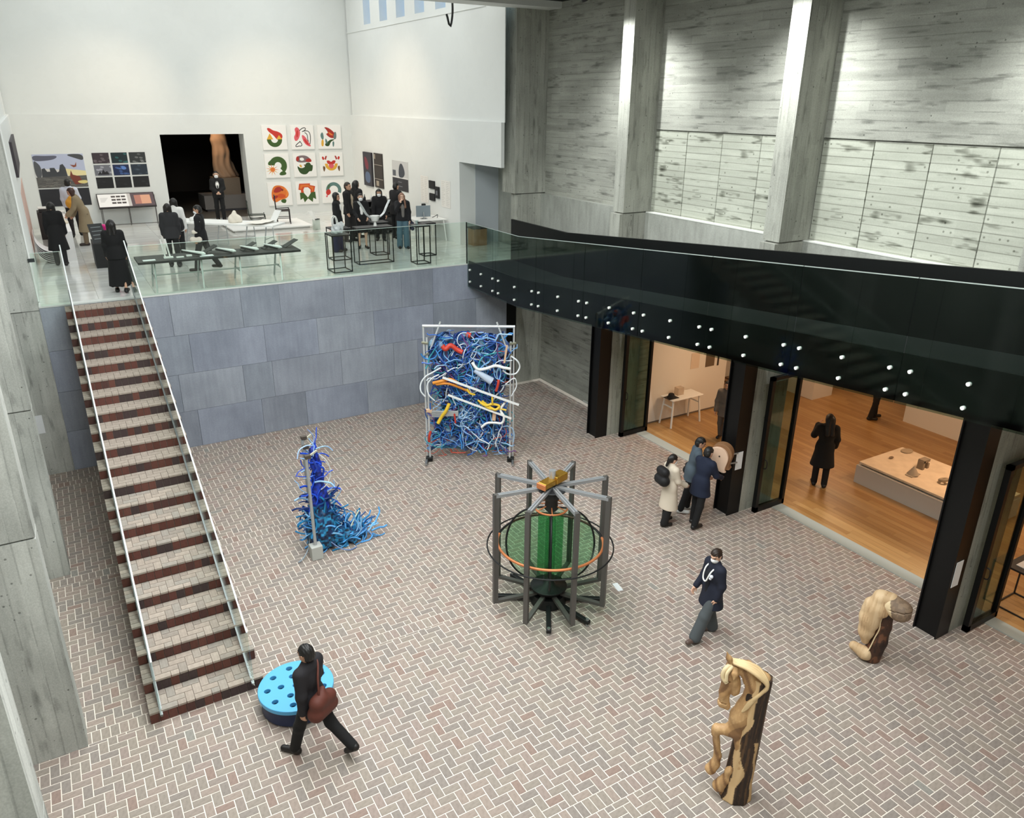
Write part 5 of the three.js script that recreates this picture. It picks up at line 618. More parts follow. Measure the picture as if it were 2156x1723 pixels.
const art = [
  ['red club shape over a green half ring', (c) => { blob(c, [[40, 20], [70, 15], [110, 45], [160, 55], [205, 80], [215, 120], [180, 160], [140, 140], [110, 95], [60, 60]], C.r); ring(c, 118, 142, 62, 46, 0, Math.PI, C.g); poly(c, [[32, 142], [70, 75], [104, 142]], C.y); poly(c, [[140, 142], [172, 95], [205, 142]], C.y); }],
  ['pink splashes and black looping line', (c) => { blob(c, [[30, 30], [60, 5], [90, 30], [100, 80], [70, 150], [30, 170], [15, 120], [45, 80]], C.p); blob(c, [[110, 90], [150, 110], [180, 160], [225, 235], [160, 215], [120, 160]], C.p); blob(c, [[60, 40], [75, 50], [70, 110], [50, 130], [45, 90]], C.r); blob(c, [[130, 130], [165, 160], [200, 220], [150, 190]], C.r); c.strokeStyle = C.k; c.lineWidth = 8; c.beginPath(); c.moveTo(90, 50); c.bezierCurveTo(160, -20, 200, 40, 120, 60); c.bezierCurveTo(240, 20, 220, 120, 205, 200); c.moveTo(150, 70); c.bezierCurveTo(200, 90, 170, 140, 190, 170); c.moveTo(90, 170); c.bezierCurveTo(20, 210, 10, 240, 70, 220); c.bezierCurveTo(120, 230, 110, 190, 80, 165); c.stroke(); }],
  ['red flame with teal hand shapes', (c) => { blob(c, [[60, 10], [110, 15], [170, 60], [200, 110], [170, 140], [120, 130], [75, 85], [110, 80], [90, 40]], C.dr); blob(c, [[95, 55], [150, 85], [170, 105], [130, 105]], C.o); blob(c, [[15, 90], [45, 60], [55, 130], [40, 160], [18, 130]], C.t); blob(c, [[180, 60], [205, 70], [200, 150], [160, 150]], '#6f7f7c'); blob(c, [[25, 150], [50, 150], [45, 230], [15, 225]], C.y); blob(c, [[60, 200], [90, 180], [130, 150], [190, 150], [130, 175], [110, 230], [65, 225]], C.dg); blob(c, [[70, 130], [90, 160], [95, 200], [65, 195]], C.t); blob(c, [[150, 170], [175, 175], [165, 235], [150, 235]], C.t); }],
  ['green cloud arch with an orange burst', (c) => { ring(c, 130, 120, 70, 62, Math.PI * 1.02, Math.PI * 2.3, C.g); blob(c, [[20, 80], [60, 50], [90, 90], [50, 120], [15, 110]], C.g); blob(c, [[170, 180], [210, 190], [220, 225], [150, 235], [130, 215]], C.g); for (let i = 0; i < 11; i++) { const a = i * 0.57; poly(c, [[60 + 18 * Math.cos(a - 0.3), 165 + 18 * Math.sin(a - 0.3)], [60 + 75 * Math.cos(a), 165 + 70 * Math.sin(a)], [60 + 18 * Math.cos(a + 0.3), 165 + 18 * Math.sin(a + 0.3)]], i % 2 ? C.y : C.o); } blob(c, [[30, 150], [80, 135], [95, 170], [60, 200]], C.o); }],
  ['grey and red cap above a green basin', (c) => { blob(c, [[20, 40], [60, 10], [160, 15], [215, 85], [150, 90], [60, 95], [15, 75]], '#7b6a6c'); blob(c, [[15, 40], [50, 12], [60, 60], [30, 85]], C.dr); blob(c, [[130, 60], [190, 40], [215, 90], [140, 90]], C.dr); blob(c, [[60, 40], [110, 35], [120, 70], [70, 75]], C.w); blob(c, [[20, 120], [60, 160], [120, 150], [130, 100], [180, 90], [200, 130], [220, 120], [205, 200], [170, 190], [130, 235], [50, 220]], C.dg); blob(c, [[50, 115], [80, 120], [85, 150], [60, 145]], C.y); blob(c, [[105, 112], [130, 118], [120, 145]], C.br); }],
  ['red and orange crab figure', (c) => { ring(c, 118, 120, 58, 34, -0.1, Math.PI + 0.1, C.y); blob(c, [[60, 80], [95, 75], [118, 100], [140, 75], [178, 80], [155, 125], [80, 125]], C.r); blob(c, [[70, 120], [165, 120], [118, 190]], C.p); for (const s of [-1, 1]) { blob(c, [[118 + s * 90, 25], [118 + s * 110, 40], [118 + s * 95, 75], [118 + s * 75, 60]], C.r); poly(c, [[118 + s * 62, 25], [118 + s * 45, 25], [118 + s * 60, 70], [118 + s * 78, 60]], C.dr); blob(c, [[118 + s * 70, 150], [118 + s * 105, 135], [118 + s * 95, 215], [118 + s * 80, 190]], '#6a4a28'); } }],
  ['orange layered blossom', (c) => { blob(c, [[20, 110], [50, 30], [120, 20], [190, 50], [230, 130], [190, 180], [120, 190], [60, 225], [25, 190]], C.o); blob(c, [[40, 100], [80, 40], [140, 40], [150, 90], [80, 110]], C.dr); blob(c, [[60, 150], [130, 110], [200, 150], [140, 180]], '#d2521f'); blob(c, [[25, 160], [80, 130], [100, 160], [40, 185]], C.dr); blob(c, [[130, 60], [170, 70], [150, 100]], '#7a1f14'); blob(c, [[120, 190], [190, 180], [180, 235], [130, 225]], C.g); ring(c, 150, 110, 55, 14, 5.2, 7.2, '#f08c3a'); }],
  ['orange gate above green zigzag leaves', (c) => { poly(c, [[30, 15], [165, 15], [160, 35], [225, 50], [205, 125], [160, 125], [165, 90], [135, 60], [90, 60], [75, 90], [80, 125], [45, 120], [45, 90], [15, 85]], '#cc4a20'); poly(c, [[45, 28], [150, 28], [148, 42], [205, 58], [192, 110], [180, 110], [180, 80], [140, 50], [70, 50], [55, 78], [30, 75]], C.o); poly(c, [[30, 120], [75, 120], [125, 180], [170, 120], [220, 115], [225, 205], [190, 185], [180, 235], [125, 190], [80, 235], [65, 185], [30, 205]], C.g); }],
  ['teal arch with red mittens', (c) => { ring(c, 125, 105, 72, 40, Math.PI * 0.95, Math.PI * 2.15, C.t); blob(c, [[45, 60], [90, 25], [80, 70], [55, 100]], '#4d6b4a'); blob(c, [[30, 110], [75, 85], [95, 140], [50, 170], [30, 150]], C.r); blob(c, [[95, 150], [150, 130], [185, 190], [130, 230], [105, 215]], C.r); blob(c, [[30, 165], [50, 160], [45, 190], [25, 185]], C.p); blob(c, [[150, 200], [190, 195], [180, 240], [150, 235]], C.p); }],
];
const ax = [7.33, 8.39, 9.41], aw = [0.9, 0.87, 0.92], ay = [6.12, 5.12, 4.1]; art.forEach(([l, f], i) => { const c = i % 3, r = Math.floor(i / 3), g = thing('art_panel', `square white art panel with ${l}`, 'picture', [ax[c] + aw[c] / 2, ay[r] + 0.43, ZW + 0.001], 0, 'nine coloured art panels'); obj('board', rb(aw[c], 0.86, 0.05, 0.004, 0, 0, 0.025), boardM, g); obj('print', ...print(aw[c] - 0.01, 0.85, 0.0512, canvasTex(256, 256, (x) => { x.fillStyle = C.w; x.fillRect(0, 0, 256, 256); x.save(); x.translate(14, 10); x.scale(0.94, 0.96); f(x); x.restore(); })), g); });
{ // landscape poster and dark poster below it
  const g = thing('landscape_poster', 'large poster of dark rock towers under a pale cloudy sky', 'poster', [0.66, 5.59, ZW + 0.001]); obj('board', bx(-0.735, 0.735, -0.53, 0.53, 0, 0.012), boardM, g);
  obj('print', ...print(1.47, 1.06, 0.0135, canvasTex(512, 368, (c) => { c.fillStyle = '#b9bfd6'; c.fillRect(0, 0, 512, 368); poly(c, [[0, 150], [512, 190], [512, 260], [0, 260]], '#d9d6d2'); poly(c, [[300, 160], [512, 190], [512, 260], [330, 250]], '#eadca6'); blob(c, [[0, 10], [120, 20], [260, 15], [220, 60], [80, 75], [0, 70]], '#5f6070'); blob(c, [[330, 10], [420, 0], [512, 10], [512, 80], [430, 50]], '#4a4c4e'); blob(c, [[0, 60], [40, 90], [70, 140], [60, 260], [0, 260]], '#55575b'); poly(c, [[60, 260], [70, 160], [100, 150], [120, 190], [150, 190], [152, 150], [200, 150], [220, 200], [240, 190], [260, 120], [290, 110], [310, 150], [320, 260]], '#3d3f43'); poly(c, [[0, 250], [512, 240], [512, 368], [0, 368]], '#5c5a57'); for (let i = 0; i < 60; i++) { c.strokeStyle = ['#6e6c68', '#4a4846', '#7c7870'][i % 3]; c.lineWidth = 5; const y = 255 + H2(i, 3) * 110, x = H2(i, 4) * 500; c.beginPath(); c.moveTo(x, y); c.quadraticCurveTo(x + 30, y - 12, x + 70, y + 3); c.stroke(); } poly(c, [[340, 250], [360, 180], [372, 230], [440, 250], [470, 330], [380, 340]], '#7a3a2c'); poly(c, [[360, 120], [410, 125], [430, 90], [425, 140], [395, 150]], '#8a4a38'); blob(c, [[400, 300], [512, 290], [512, 330], [430, 330]], '#e0cf86'); })), g);
  const d = thing('dark_poster', 'black poster hung below the landscape poster', 'poster', [0.66, 4.74, ZW + 0.001]); obj('board', bx(-0.735, 0.735, -0.28, 0.28, 0, 0.012), mat('#232328', 0.6), d);
}
{ const sp = [[1.66, 2.17], [2.23, 2.73], [2.79, 3.3]], yy = [[5.79, 6.13], [5.39, 5.74], [4.98, 5.34]], cs = [['#3a2f35', '#8d8486', 'dark red and grey texture'], ['#16282c', '#3f8f8a', 'teal glow texture'], ['#2f3232', '#a6a8a6', 'pale shell on grey'], ['#6f7078', '#d9d9e2', 'dark pinnacles under pale sky'], ['#16264c', '#5f86c8', 'deep blue light'], ['#232e3a', '#52606c', 'dim grey blue'], ['#141416', '#2c2c30', 'near black, left of the bottom row'], ['#151517', '#303035', 'near black, middle of the bottom row'], ['#161618', '#35353a', 'near black, right of the bottom row']];
  cs.forEach(([a, b, l], i) => { const [x0, x1] = sp[i % 3], [y0, y1] = yy[Math.floor(i / 3)], g = thing('photo_print', `small photo print in a three by three grid, ${l}`, 'photo', [(x0 + x1) / 2, (y0 + y1) / 2, ZW + 0.001], 0, 'photo grid left of the doorway'); obj('board', bx((x0 - x1) / 2, (x1 - x0) / 2, (y0 - y1) / 2, (y1 - y0) / 2, 0, 0.01), mat('#1a1a1c', 0.5), g); obj('print', ...print(x1 - x0 - 0.004, y1 - y0 - 0.004, 0.0112, canvasTex(128, 88, (c) => { c.fillStyle = a; c.fillRect(0, 0, 128, 88); for (let k = 0; k < (i < 6 ? 16 : 5); k++) { const x = H2(k, i, 7) * 128, y = H2(k, i, 8) * 88; c.globalAlpha = 0.5; blob(c, [[x, y], [x + 20, y + 4], [x + 26, y + 14], [x + 8, y + 20], [x - 8, y + 10]], k % 2 ? b : a); } c.globalAlpha = 1; if (i === 3) poly(c, [[20, 80], [40, 50], [50, 70], [66, 36], [78, 60], [95, 50], [110, 80]], '#1d1b20'); if (i === 4) blob(c, [[64, 10], [100, 14], [110, 40], [70, 44]], b); })), g); }); }
{ // sloping display desk under the photo grid
  const g = thing('display_desk', 'sloping display desk with white printed board and orange picture below photos', 'desk', [2.46, F, -30.1]); const top = new THREE.Group(); top.name = 'sloping_top'; g.add(top); top.position.set(0, 0.82, 0); top.rotation.x = R(40);
  const b = new THREE.Mesh(cb(1.8, 0.04, 0.66, 0, -0.02, 0), mat('#1c1416', 0.5)); b.name = 'board'; top.add(b); const pg = new THREE.PlaneGeometry(1.74, 0.58); pg.rotateX(-Math.PI / 2); pg.translate(-0.0, 0.002, -0.01); const pr = new THREE.Mesh(pg, flat(canvasTex(512, 170, (c) => { c.fillStyle = '#f3f0ee'; c.fillRect(0, 0, 512, 170); c.fillStyle = '#5a4a50'; c.fillRect(290, 0, 222, 170); c.fillStyle = '#c9c3c0'; c.fillRect(268, 0, 30, 170); c.fillStyle = '#d9a184'; c.fillRect(330, 25, 150, 120); c.fillStyle = '#b5796a'; c.fillRect(330, 25, 60, 120); for (let r = 0; r < 3; r++) for (let k = 0; k < 3; k++) { c.fillStyle = '#4c4442'; c.fillRect(120 + k * 46, 25 + r * 42, 38, 22); } c.fillStyle = '#b5b0b0'; for (let r = 0; r < 5; r++) c.fillRect(20, 50 + r * 12, 70 - r * 8, 4); }))); pr.name = 'print'; top.add(pr);
  for (const x of [-0.85, 0.0, 0.85]) { obj('leg', bx(x - 0.012, x + 0.012, 0, 0.62, 0.2, 0.225), mat('#5d5a58', 0.4, 0.4), g); obj('leg', bx(x + 0.05, x + 0.07, 0, 0.95, -0.22, -0.2), mat('#5d5a58', 0.4, 0.4), g); } obj('foot_rail', bx(-0.86, 0.92, 0.03, 0.05, 0.2, 0.22), mat('#5d5a58', 0.4, 0.4), g);
}
// pictures on the right gallery wall (wall faces -x)
const XF = XR - 0.083; function wallPic(name, label, cat, z0, z1, y0, y1, th, cols, draw, group) { const g = thing(name, label, cat, [XF, (y0 + y1) / 2, (z0 + z1) / 2], -Math.PI / 2, group), w = Math.abs(z1 - z0), h = y1 - y0; obj('board', bx(-w / 2, w / 2, -h / 2, h / 2, 0, th), mat(cols, 0.6), g); obj('print', ...print(w - 0.004, h - 0.004, th + 0.0015, canvasTex(128, Math.round(128 * h / w), draw)), g); return g; }
wallPic('tall_picture', 'tall dark picture with red and violet shapes in a thick frame', 'picture', -29.1, -28.25, 4.86, 6.07, 0.07, '#26232a', (c, w, h) => { c.fillStyle = '#33323a'; c.fillRect(0, 0, w, h); blob(c, [[20, 20], [60, 30], [90, 70], [70, 100], [30, 80]], '#7a2c3a'); blob(c, [[30, 100], [110, 110], [100, 170], [20, 160]], '#5a6a86'); });
wallPic('tall_picture', 'tall dark brown picture split in three bands', 'picture', -28.08, -27.25, 4.87, 6.08, 0.03, '#2b2622', (c, w, h) => { c.fillStyle = '#332c27'; c.fillRect(0, 0, w, h); c.fillStyle = '#cfc6b8'; c.fillRect(0, h * 0.33, w, 2); c.fillRect(0, h * 0.74, w, 2); c.fillStyle = '#a39786'; c.fillRect(25, h * 0.8, 40, h * 0.15); c.fillRect(6, 6, 18, 26); });
wallPic('printed_sheet', 'grey printed sheet with dark rock shapes above a black text panel', 'poster', -26.38, -25.0, 4.95, 5.94, 0.012, '#e8e6e2', (c, w, h) => { c.fillStyle = '#c9c8c6'; c.fillRect(0, 0, w, h * 0.55); blob(c, [[50, 45], [60, 10], [85, 5], [110, 40], [70, 55]], '#3e424a'); c.fillStyle = '#55585e'; c.fillRect(4, 30, 26, 18); c.fillStyle = '#f2f0ec'; c.fillRect(0, h * 0.55, w, 4); c.fillStyle = '#2b2a2f'; c.fillRect(0, h * 0.58, w, h * 0.42); c.fillStyle = '#8d8c92'; c.fillRect(46, h * 0.7, 30, 2); c.fillRect(30, h * 0.84, 50, 2); });
[[-23.3, -22.9, 5.26, 5.5, 'upper'], [-23.28, -22.9, 4.89, 5.11, 'lower']].forEach(([a, b, y0, y1, n]) => wallPic('dark_tile', `${n} small black square picture among faint text sheets`, 'picture', a, b, y0, y1, 0.04, '#141416', (c, w, h) => { c.fillStyle = '#17171a'; c.fillRect(0, 0, w, h); }, 'small black pictures'));
wallPic('dark_tile', 'small upright black picture with a pale centre beside two squares', 'picture', -22.86, -22.57, 5.0, 5.35, 0.04, '#1b1c1f', (c, w, h) => { c.fillStyle = '#1c1d20'; c.fillRect(0, 0, w, h); c.fillStyle = '#6c6f74'; c.fillRect(w * 0.3, h * 0.35, w * 0.4, h * 0.4); }, 'small black pictures');
[[-24.0, -23.42, 4.76, 5.6, 'left of the small black pictures'], [-22.46, -21.82, 4.77, 5.58, 'right of the small black pictures']].forEach(([a, b, y0, y1, n]) => wallPic('text_sheet', `faint grey text sheet on the white wall ${n}`, 'poster', a, b, y0, y1, 0.004, '#ece9e3', (c, w, h) => { c.fillStyle = '#ebe8e2'; c.fillRect(0, 0, w, h); c.fillStyle = '#cfccc6'; for (let k = 0; k < 2; k++) for (let i = 0; i < 14; i++) c.fillRect(8 + k * 62, 8 + i * (h - 12) / 14, 24 + 26 * H2(i, k, 9), 3); }));
// pictures seen edge-on along the left gallery wall
[[-27.4, -22.3, 6.05, 6.85, 0.06, '#3a3338', 'long dark framed picture high on the left gallery wall'], [-28.0, -23.4, 4.0, 5.6, 0.012, '#d8b7ab', 'long pale pink poster on the left gallery wall']].forEach(([a, b, y0, y1, t, c, l]) => tag(obj('side_picture', bx(XL, XL + t, y0, y1, a, b), mat(c, 0.6)), l, 'picture'));

// ---------------------------------------------------------------- dark room: draped statue on plinths
{
  const g = thing('draped_statue', 'headless draped stone statue standing in the dark doorway', 'statue', [6.28, F + 1.22, -33.0], R(10)); g.scale.set(1.25, 1, 1); const B = [[0, 1.75, 0, 0, 1.4, 0.02, 0.2, 0.24, 0.8], [0, 1.4, 0.02, 0.02, 0.9, 0.04, 0.23, 0.26, 0.8], [0.02, 0.9, 0.04, 0.06, 0.1, 0.02, 0.25, 0.36, 0.8], [0.1, 0.5, -0.05, 0.42, 0.04, -0.1, 0.2, 0.12], [-0.12, 0.8, 0.12, -0.2, 0.1, 0.14, 0.12, 0.12]];
  obj('figure', bonesMesh(B, 0.08, 0.018, 0, (d, x, y, z) => Math.max(d + 0.018 * Math.sin(30 * x + 6 * y + 3 * Math.sin(4 * y)) * clamp(1.7 - y, 0, 1), -y)), mat('#b99b80', 0.8), g);
  const p = thing('statue_plinth', 'two tier grey plinth below the draped statue', 'plinth', [6.28, F, -33.0]); obj('base', bx(-0.92, 0.82, 0.08, 0.6, -0.6, 0.7), mat('#7d7a78', 0.8), p); obj('skirting', bx(-0.84, 0.74, 0, 0.08, -0.5, 0.6), mat('#77757a', 0.8), p); obj('upper_block', bx(-0.42, 0.55, 0.6, 1.22, -0.45, 0.4), mat('#8a7c6c', 0.8), p);
}
// ---------------------------------------------------------------- gallery furniture and exhibits
{ // long black table behind the glass
  const g = thing('long_black_table', 'long black table on grey trestles behind the gallery glass', 'table', [3.33, F, -19.02]); obj('tabletop', rb(3.6, 0.05, 0.84, 0.006, 0, 0.68, 0), mat('#111214', 0.5), g);
  for (const x of [-1.45, -0.45, 0.4, 1.35]) { const t = obj('trestle', [sqbar([x - 0.05, 0, 0.38], [x, 0.66, 0.2], 0.03), sqbar([x - 0.05, 0, -0.38], [x, 0.66, -0.2], 0.03), sqbar([x - 0.03, 0.3, 0.3], [x - 0.03, 0.3, -0.3], 0.025)], mat(0xb9bfbe, 0.35, 0.3), g); } obj('stretcher', sqbar([-1.45, 0.32, 0.0], [1.35, 0.32, 0], 0.025), mat(0xb9bfbe, 0.35, 0.3), g);
  const top = F + 0.705; [[2.75, 0.55, 'leftmost'], [3.45, 0.5, 'second from the left'], [4.0, 0.45, 'third from the left'], [4.55, 0.45, 'rightmost']].forEach(([x, L, n], i) => { const m = thing('hull_model', `slim white hull model on a dark stand, ${n} of four`, 'model', [x, top + 0.012, -18.95], R(-38), 'white hull models'); obj('hull', paint(bonesMesh([[-L / 2, 0.11, 0, L / 2 - 0.05, 0.05, 0, 0.012, 0.038], [L / 2 - 0.05, 0.05, 0, L / 2, 0.045, 0, 0.038, 0.02]], 0.01, 0.009), () => '#eef0ee'), mat('#eef0ee', 0.4), m); obj('keel', sqbar([-L / 2 + 0.02, 0.07, 0], [L / 2 - 0.1, 0.01, 0], 0.05, 0.03), mat('#1b1c1e', 0.5), m); });
  [[2.95, 'under the leftmost hull model'], [3.85, 'between the middle hull models'], [4.35, 'before the rightmost hull model'], [4.85, 'at the right end of the table']].forEach(([x, n]) => { const b = obj('black_board', sqbar([0, 0.01, 0], [0.34, 0.17, 0.0], 0.24, 0.012)); b.material = mat('#17191a', 0.5); b.position.set(x, top, -19.1); b.rotation.y = R(8); tag(b, `tilted black board standing ${n}`, 'board', 'tilted boards on the black table'); });
  [[1.78, -18.8, 0.26, 0.16, 'left end'], [3.0, -18.82, 0.3, 0.18, 'middle']].forEach(([x, z, w, d, n]) => tag(obj('paper_sheet', rb(w, 0.008, d, 0.002, x, top + 0.004, z), paper), `white paper sheet at the ${n} of the long black table`, 'paper'));
  { const m = thing('paper_model', 'small folded white paper models near the left of the black table', 'model', [2.2, top, -18.92]); obj('fold', [cb(0.2, 0.03, 0.1, 0, 0.015, 0), cb(0.16, 0.02, 0.08, 0.24, 0.01, 0.05), cb(0.12, 0.03, 0.08, 0.44, 0.02, 0)], whitePaint, m); for (const x of [-0.06, 0.04]) obj('upright', sqbar([x, 0.02, -0.02], [x - 0.05, 0.42, -0.05], 0.035, 0.02), whitePaint, m); }
}
frameTable('black wire frame stand carrying the clear bag, nearest the glass', 6.0, 6.47, -19.38, -18.84, 0.93, F, 'black wire frame stands'); frameTable('black wire frame stand behind the stand with the clear bag', 6.52, 7.02, -20.92, -20.42, 0.84, F, 'black wire frame stands'); frameTable('wide black wire frame table in the middle of the stands', 6.93, 7.9, -19.95, -19.56, 0.95, F, 'black wire frame stands'); frameTable('small black wire frame stand behind the wide frame table', 7.81, 8.22, -21.08, -20.64, 0.9, F, 'black wire frame stands'); frameTable('tall black wire frame stand with drinking glass near the ramp', 8.31, 8.7, -19.33, -18.92, 1.0, F, 'black wire frame stands'); frameTable('black wire frame stand furthest right behind the glass', 8.98, 9.34, -20.3, -19.92, 0.9, F, 'black wire frame stands');
{ const g = thing('clear_bag', 'crumpled clear plastic tote bag with white handles on a black stand', 'bag', [6.22, F + 0.945, -19.1]); const cm = new THREE.MeshPhysicalMaterial({ color: 0xf0f4f4, transmission: 0.6, roughness: 0.25, thickness: 0 }); const B = [[-0.1, 0.06, 0, 0.1, 0.06, 0, 0.06, 0.06], [0, 0.12, 0, 0.12, 0.2, 0, 0.12, 0.08]]; obj('bag_body', bonesMesh(B, 0.05, 0.014, 0, (d, x, y, z) => Math.max(d + 0.02 * Math.sin(40 * x + 20 * y) * Math.sin(33 * z + 25 * y), -y)), cm, g); for (const z of [-0.05, 0.05]) obj('handle', tube([[-0.1, 0.2, z], [-0.09, 0.38, z], [-0.04, 0.44, z], [0.0, 0.38, z], [0.03, 0.2, z]], 0.012, 24, 6), whitePaint, g); }
{ const g = thing('drinking_glass', 'clear drinking glass on the tall black stand', 'glass', [8.42, F + 1.013, -19.1]); obj('cup', new THREE.LatheGeometry([[0, 0.004], [0.035, 0.004], [0.042, 0.12], [0.039, 0.12], [0.033, 0.012], [0, 0.012]].map((p) => new THREE.Vector2(...p)), 20), new THREE.MeshPhysicalMaterial({ color: 0xeef4f4, transmission: 1, roughness: 0.05, thickness: 0 }), g); }
whiteTable('white table with grey monitor beside the right gallery wall', 9.75, 10.68, -23.1, -22.0, 0.66, F);
{ const g = thing('desk_monitor', 'grey backed monitor standing on the white gallery table', 'monitor', [10.1, F + 0.68, -22.4], R(172)); obj('screen', rb(0.46, 0.34, 0.03, 0.008, 0, 0.22, 0), mat('#8b969d', 0.4), g); obj('stand', bar([0, 0, -0.06], [0, 0.2, -0.03], 0.02, 8), steel, g); obj('foot', rb(0.2, 0.012, 0.16, 0.004, 0, 0.006, -0.05), steel, g); }
{ const g = thing('small_speaker', 'small black device behind the grey monitor', 'device', [10.3, F + 0.68, -22.8]); obj('casing', rb(0.12, 0.4, 0.1, 0.02, 0, 0.2, 0), mat('#191a1c', 0.5), g); obj('cable', tube([[0.1, 0.01, 0.4], [0.2, 0.05, 0.42], [0.24, 0.1, 0.5], [0.2, 0.01, 0.55]], 0.01, 20, 6), blackPaint, g); }
{ const g = thing('wood_cabinet', 'small wooden cabinet with dark top in the passage', 'cabinet', [11.15, F, -20.95]); obj('body', bx(-0.14, 0.3, 0, 0.5, -0.2, 0.2), mat('#b58a66', 0.7), g); obj('top', bx(-0.17, 0.33, 0.5, 0.53, -0.23, 0.23), mat('#4b4640', 0.5), g); }
{ // black pedestal with slanted board and pink piece
  const g = thing('black_pedestal', 'black box pedestal with a slanted black text board', 'plinth', [1.2, F, -22.65]); obj('body', bx(-0.33, 0.4, 0, 0.62, -0.45, 0.42), mat('#0c0c0d', 0.6), g); obj('text_board', [sqbar([-0.14, 0.63, 0.36], [-0.2, 1.08, 0.12], 0.34, 0.015)], mat('#1d1f20', 0.45), g); obj('text_lines', [0.2, 0.4, 0.6, 0.8].map((t) => sqbar([-0.14 - 0.06 * t - 0.0, 0.63 + 0.45 * t, 0.372 - 0.24 * t], [-0.14 - 0.06 * t - 0.003, 0.65 + 0.45 * t, 0.362 - 0.24 * t], 0.24, 0.004)), mat('#6c7273', 0.6), g);
  const m = thing('pink_model', 'bright pink bent plastic piece with silver clip on the black pedestal', 'model', [1.32, F + 0.62, -22.7]); obj('pink_body', bonesMesh([[-0.38, 0.42, 0, -0.1, 0.36, 0, 0.02, 0.045], [-0.1, 0.36, 0, -0.04, 0.12, 0, 0.05, 0.05], [-0.04, 0.12, 0, 0.04, 0.34, 0.02, 0.04, 0.045], [0.04, 0.34, 0.02, 0.22, 0.05, 0.05, 0.035, 0.02]], 0.04, 0.012), mat('#d6197e', 0.4), m); obj('silver_clip', [cb(0.1, 0.03, 0.08, 0.08, 0.03, 0.05), sqbar([0.08, 0.3, 0.03], [0.16, 0.08, 0.06], 0.03)], steel, m);
}
{ // white trestle table with rock model, set at an angle
  const a = [3.35, -24.75], b = [5.75, -22.6], L = Math.hypot(b[0] - a[0], b[1] - a[1]), g = thing('long_white_table', 'long white table on silver trestles set at an angle in the gallery', 'table', [(a[0] + b[0]) / 2, F, (a[1] + b[1]) / 2 - 0.3], Math.atan2(-(b[1] - a[1]), b[0] - a[0])); obj('tabletop', rb(L, 0.05, 0.75, 0.006, 0, 0.7, 0), mat(0xf6f6f2, 0.5), g); for (const x of [-1.2, -0.2, 0.7, 1.3]) obj('trestle', [sqbar([x - 0.06, 0, 0.32], [x, 0.68, 0.18], 0.025), sqbar([x - 0.06, 0, -0.32], [x, 0.68, -0.18], 0.025), sqbar([x - 0.04, 0.3, 0.26], [x - 0.04, 0.3, -0.26], 0.02)], mat(0xb4b8b8, 0.35, 0.3), g);
  const rk = thing('rock_model', 'pale cream rock shaped model on the long white table', 'model', [4.7, F + 0.725, -23.75]); obj('rock', bonesMesh([[-0.06, 0.08, 0, 0.08, 0.08, 0, 0.13, 0.13], [0, 0.2, 0, 0.02, 0.3, 0, 0.1, 0.05]], 0.06, 0.016, 0, (d, x, y, z) => Math.max(d + 0.012 * Math.sin(26 * x + 9 * y) * Math.sin(21 * z + 14 * y), -y)), mat('#efe6d6', 0.8), rk);
  const tr = thing('terrain_model', 'low white terrain model at the right of the rock model', 'model', [5.3, F + 0.725, -23.2], R(40)); const tg = new THREE.PlaneGeometry(0.9, 0.5, 24, 14).rotateX(-Math.PI / 2), p = tg.attributes.position; for (let i = 0; i < p.count; i++) p.setY(i, 0.03 + 0.05 * fbm(mod(p.getX(i) + 0.5, 1), mod(p.getZ(i) + 0.5, 1), 4, 3, 401)); tg.computeVertexNormals(); obj('terrain', tg, new THREE.MeshStandardMaterial({ color: '#f1ece2', roughness: 0.8, side: THREE.DoubleSide }), tr); obj('tilted_board', sqbar([0.3, 0.02, 0.2], [0.62, 0.32, 0.2], 0.22, 0.015), whitePaint, tr);
  const wh = thing('white_model', 'small white lumpy model at the far end of the long white table', 'model', [3.75, F + 0.725, -24.6]); obj('lump', bonesMesh([[-0.1, 0.05, 0, 0.12, 0.06, 0, 0.07, 0.05], [0.0, 0.1, 0, 0.02, 0.16, 0, 0.06, 0.04]], 0.04, 0.014), whitePaint, wh);
}
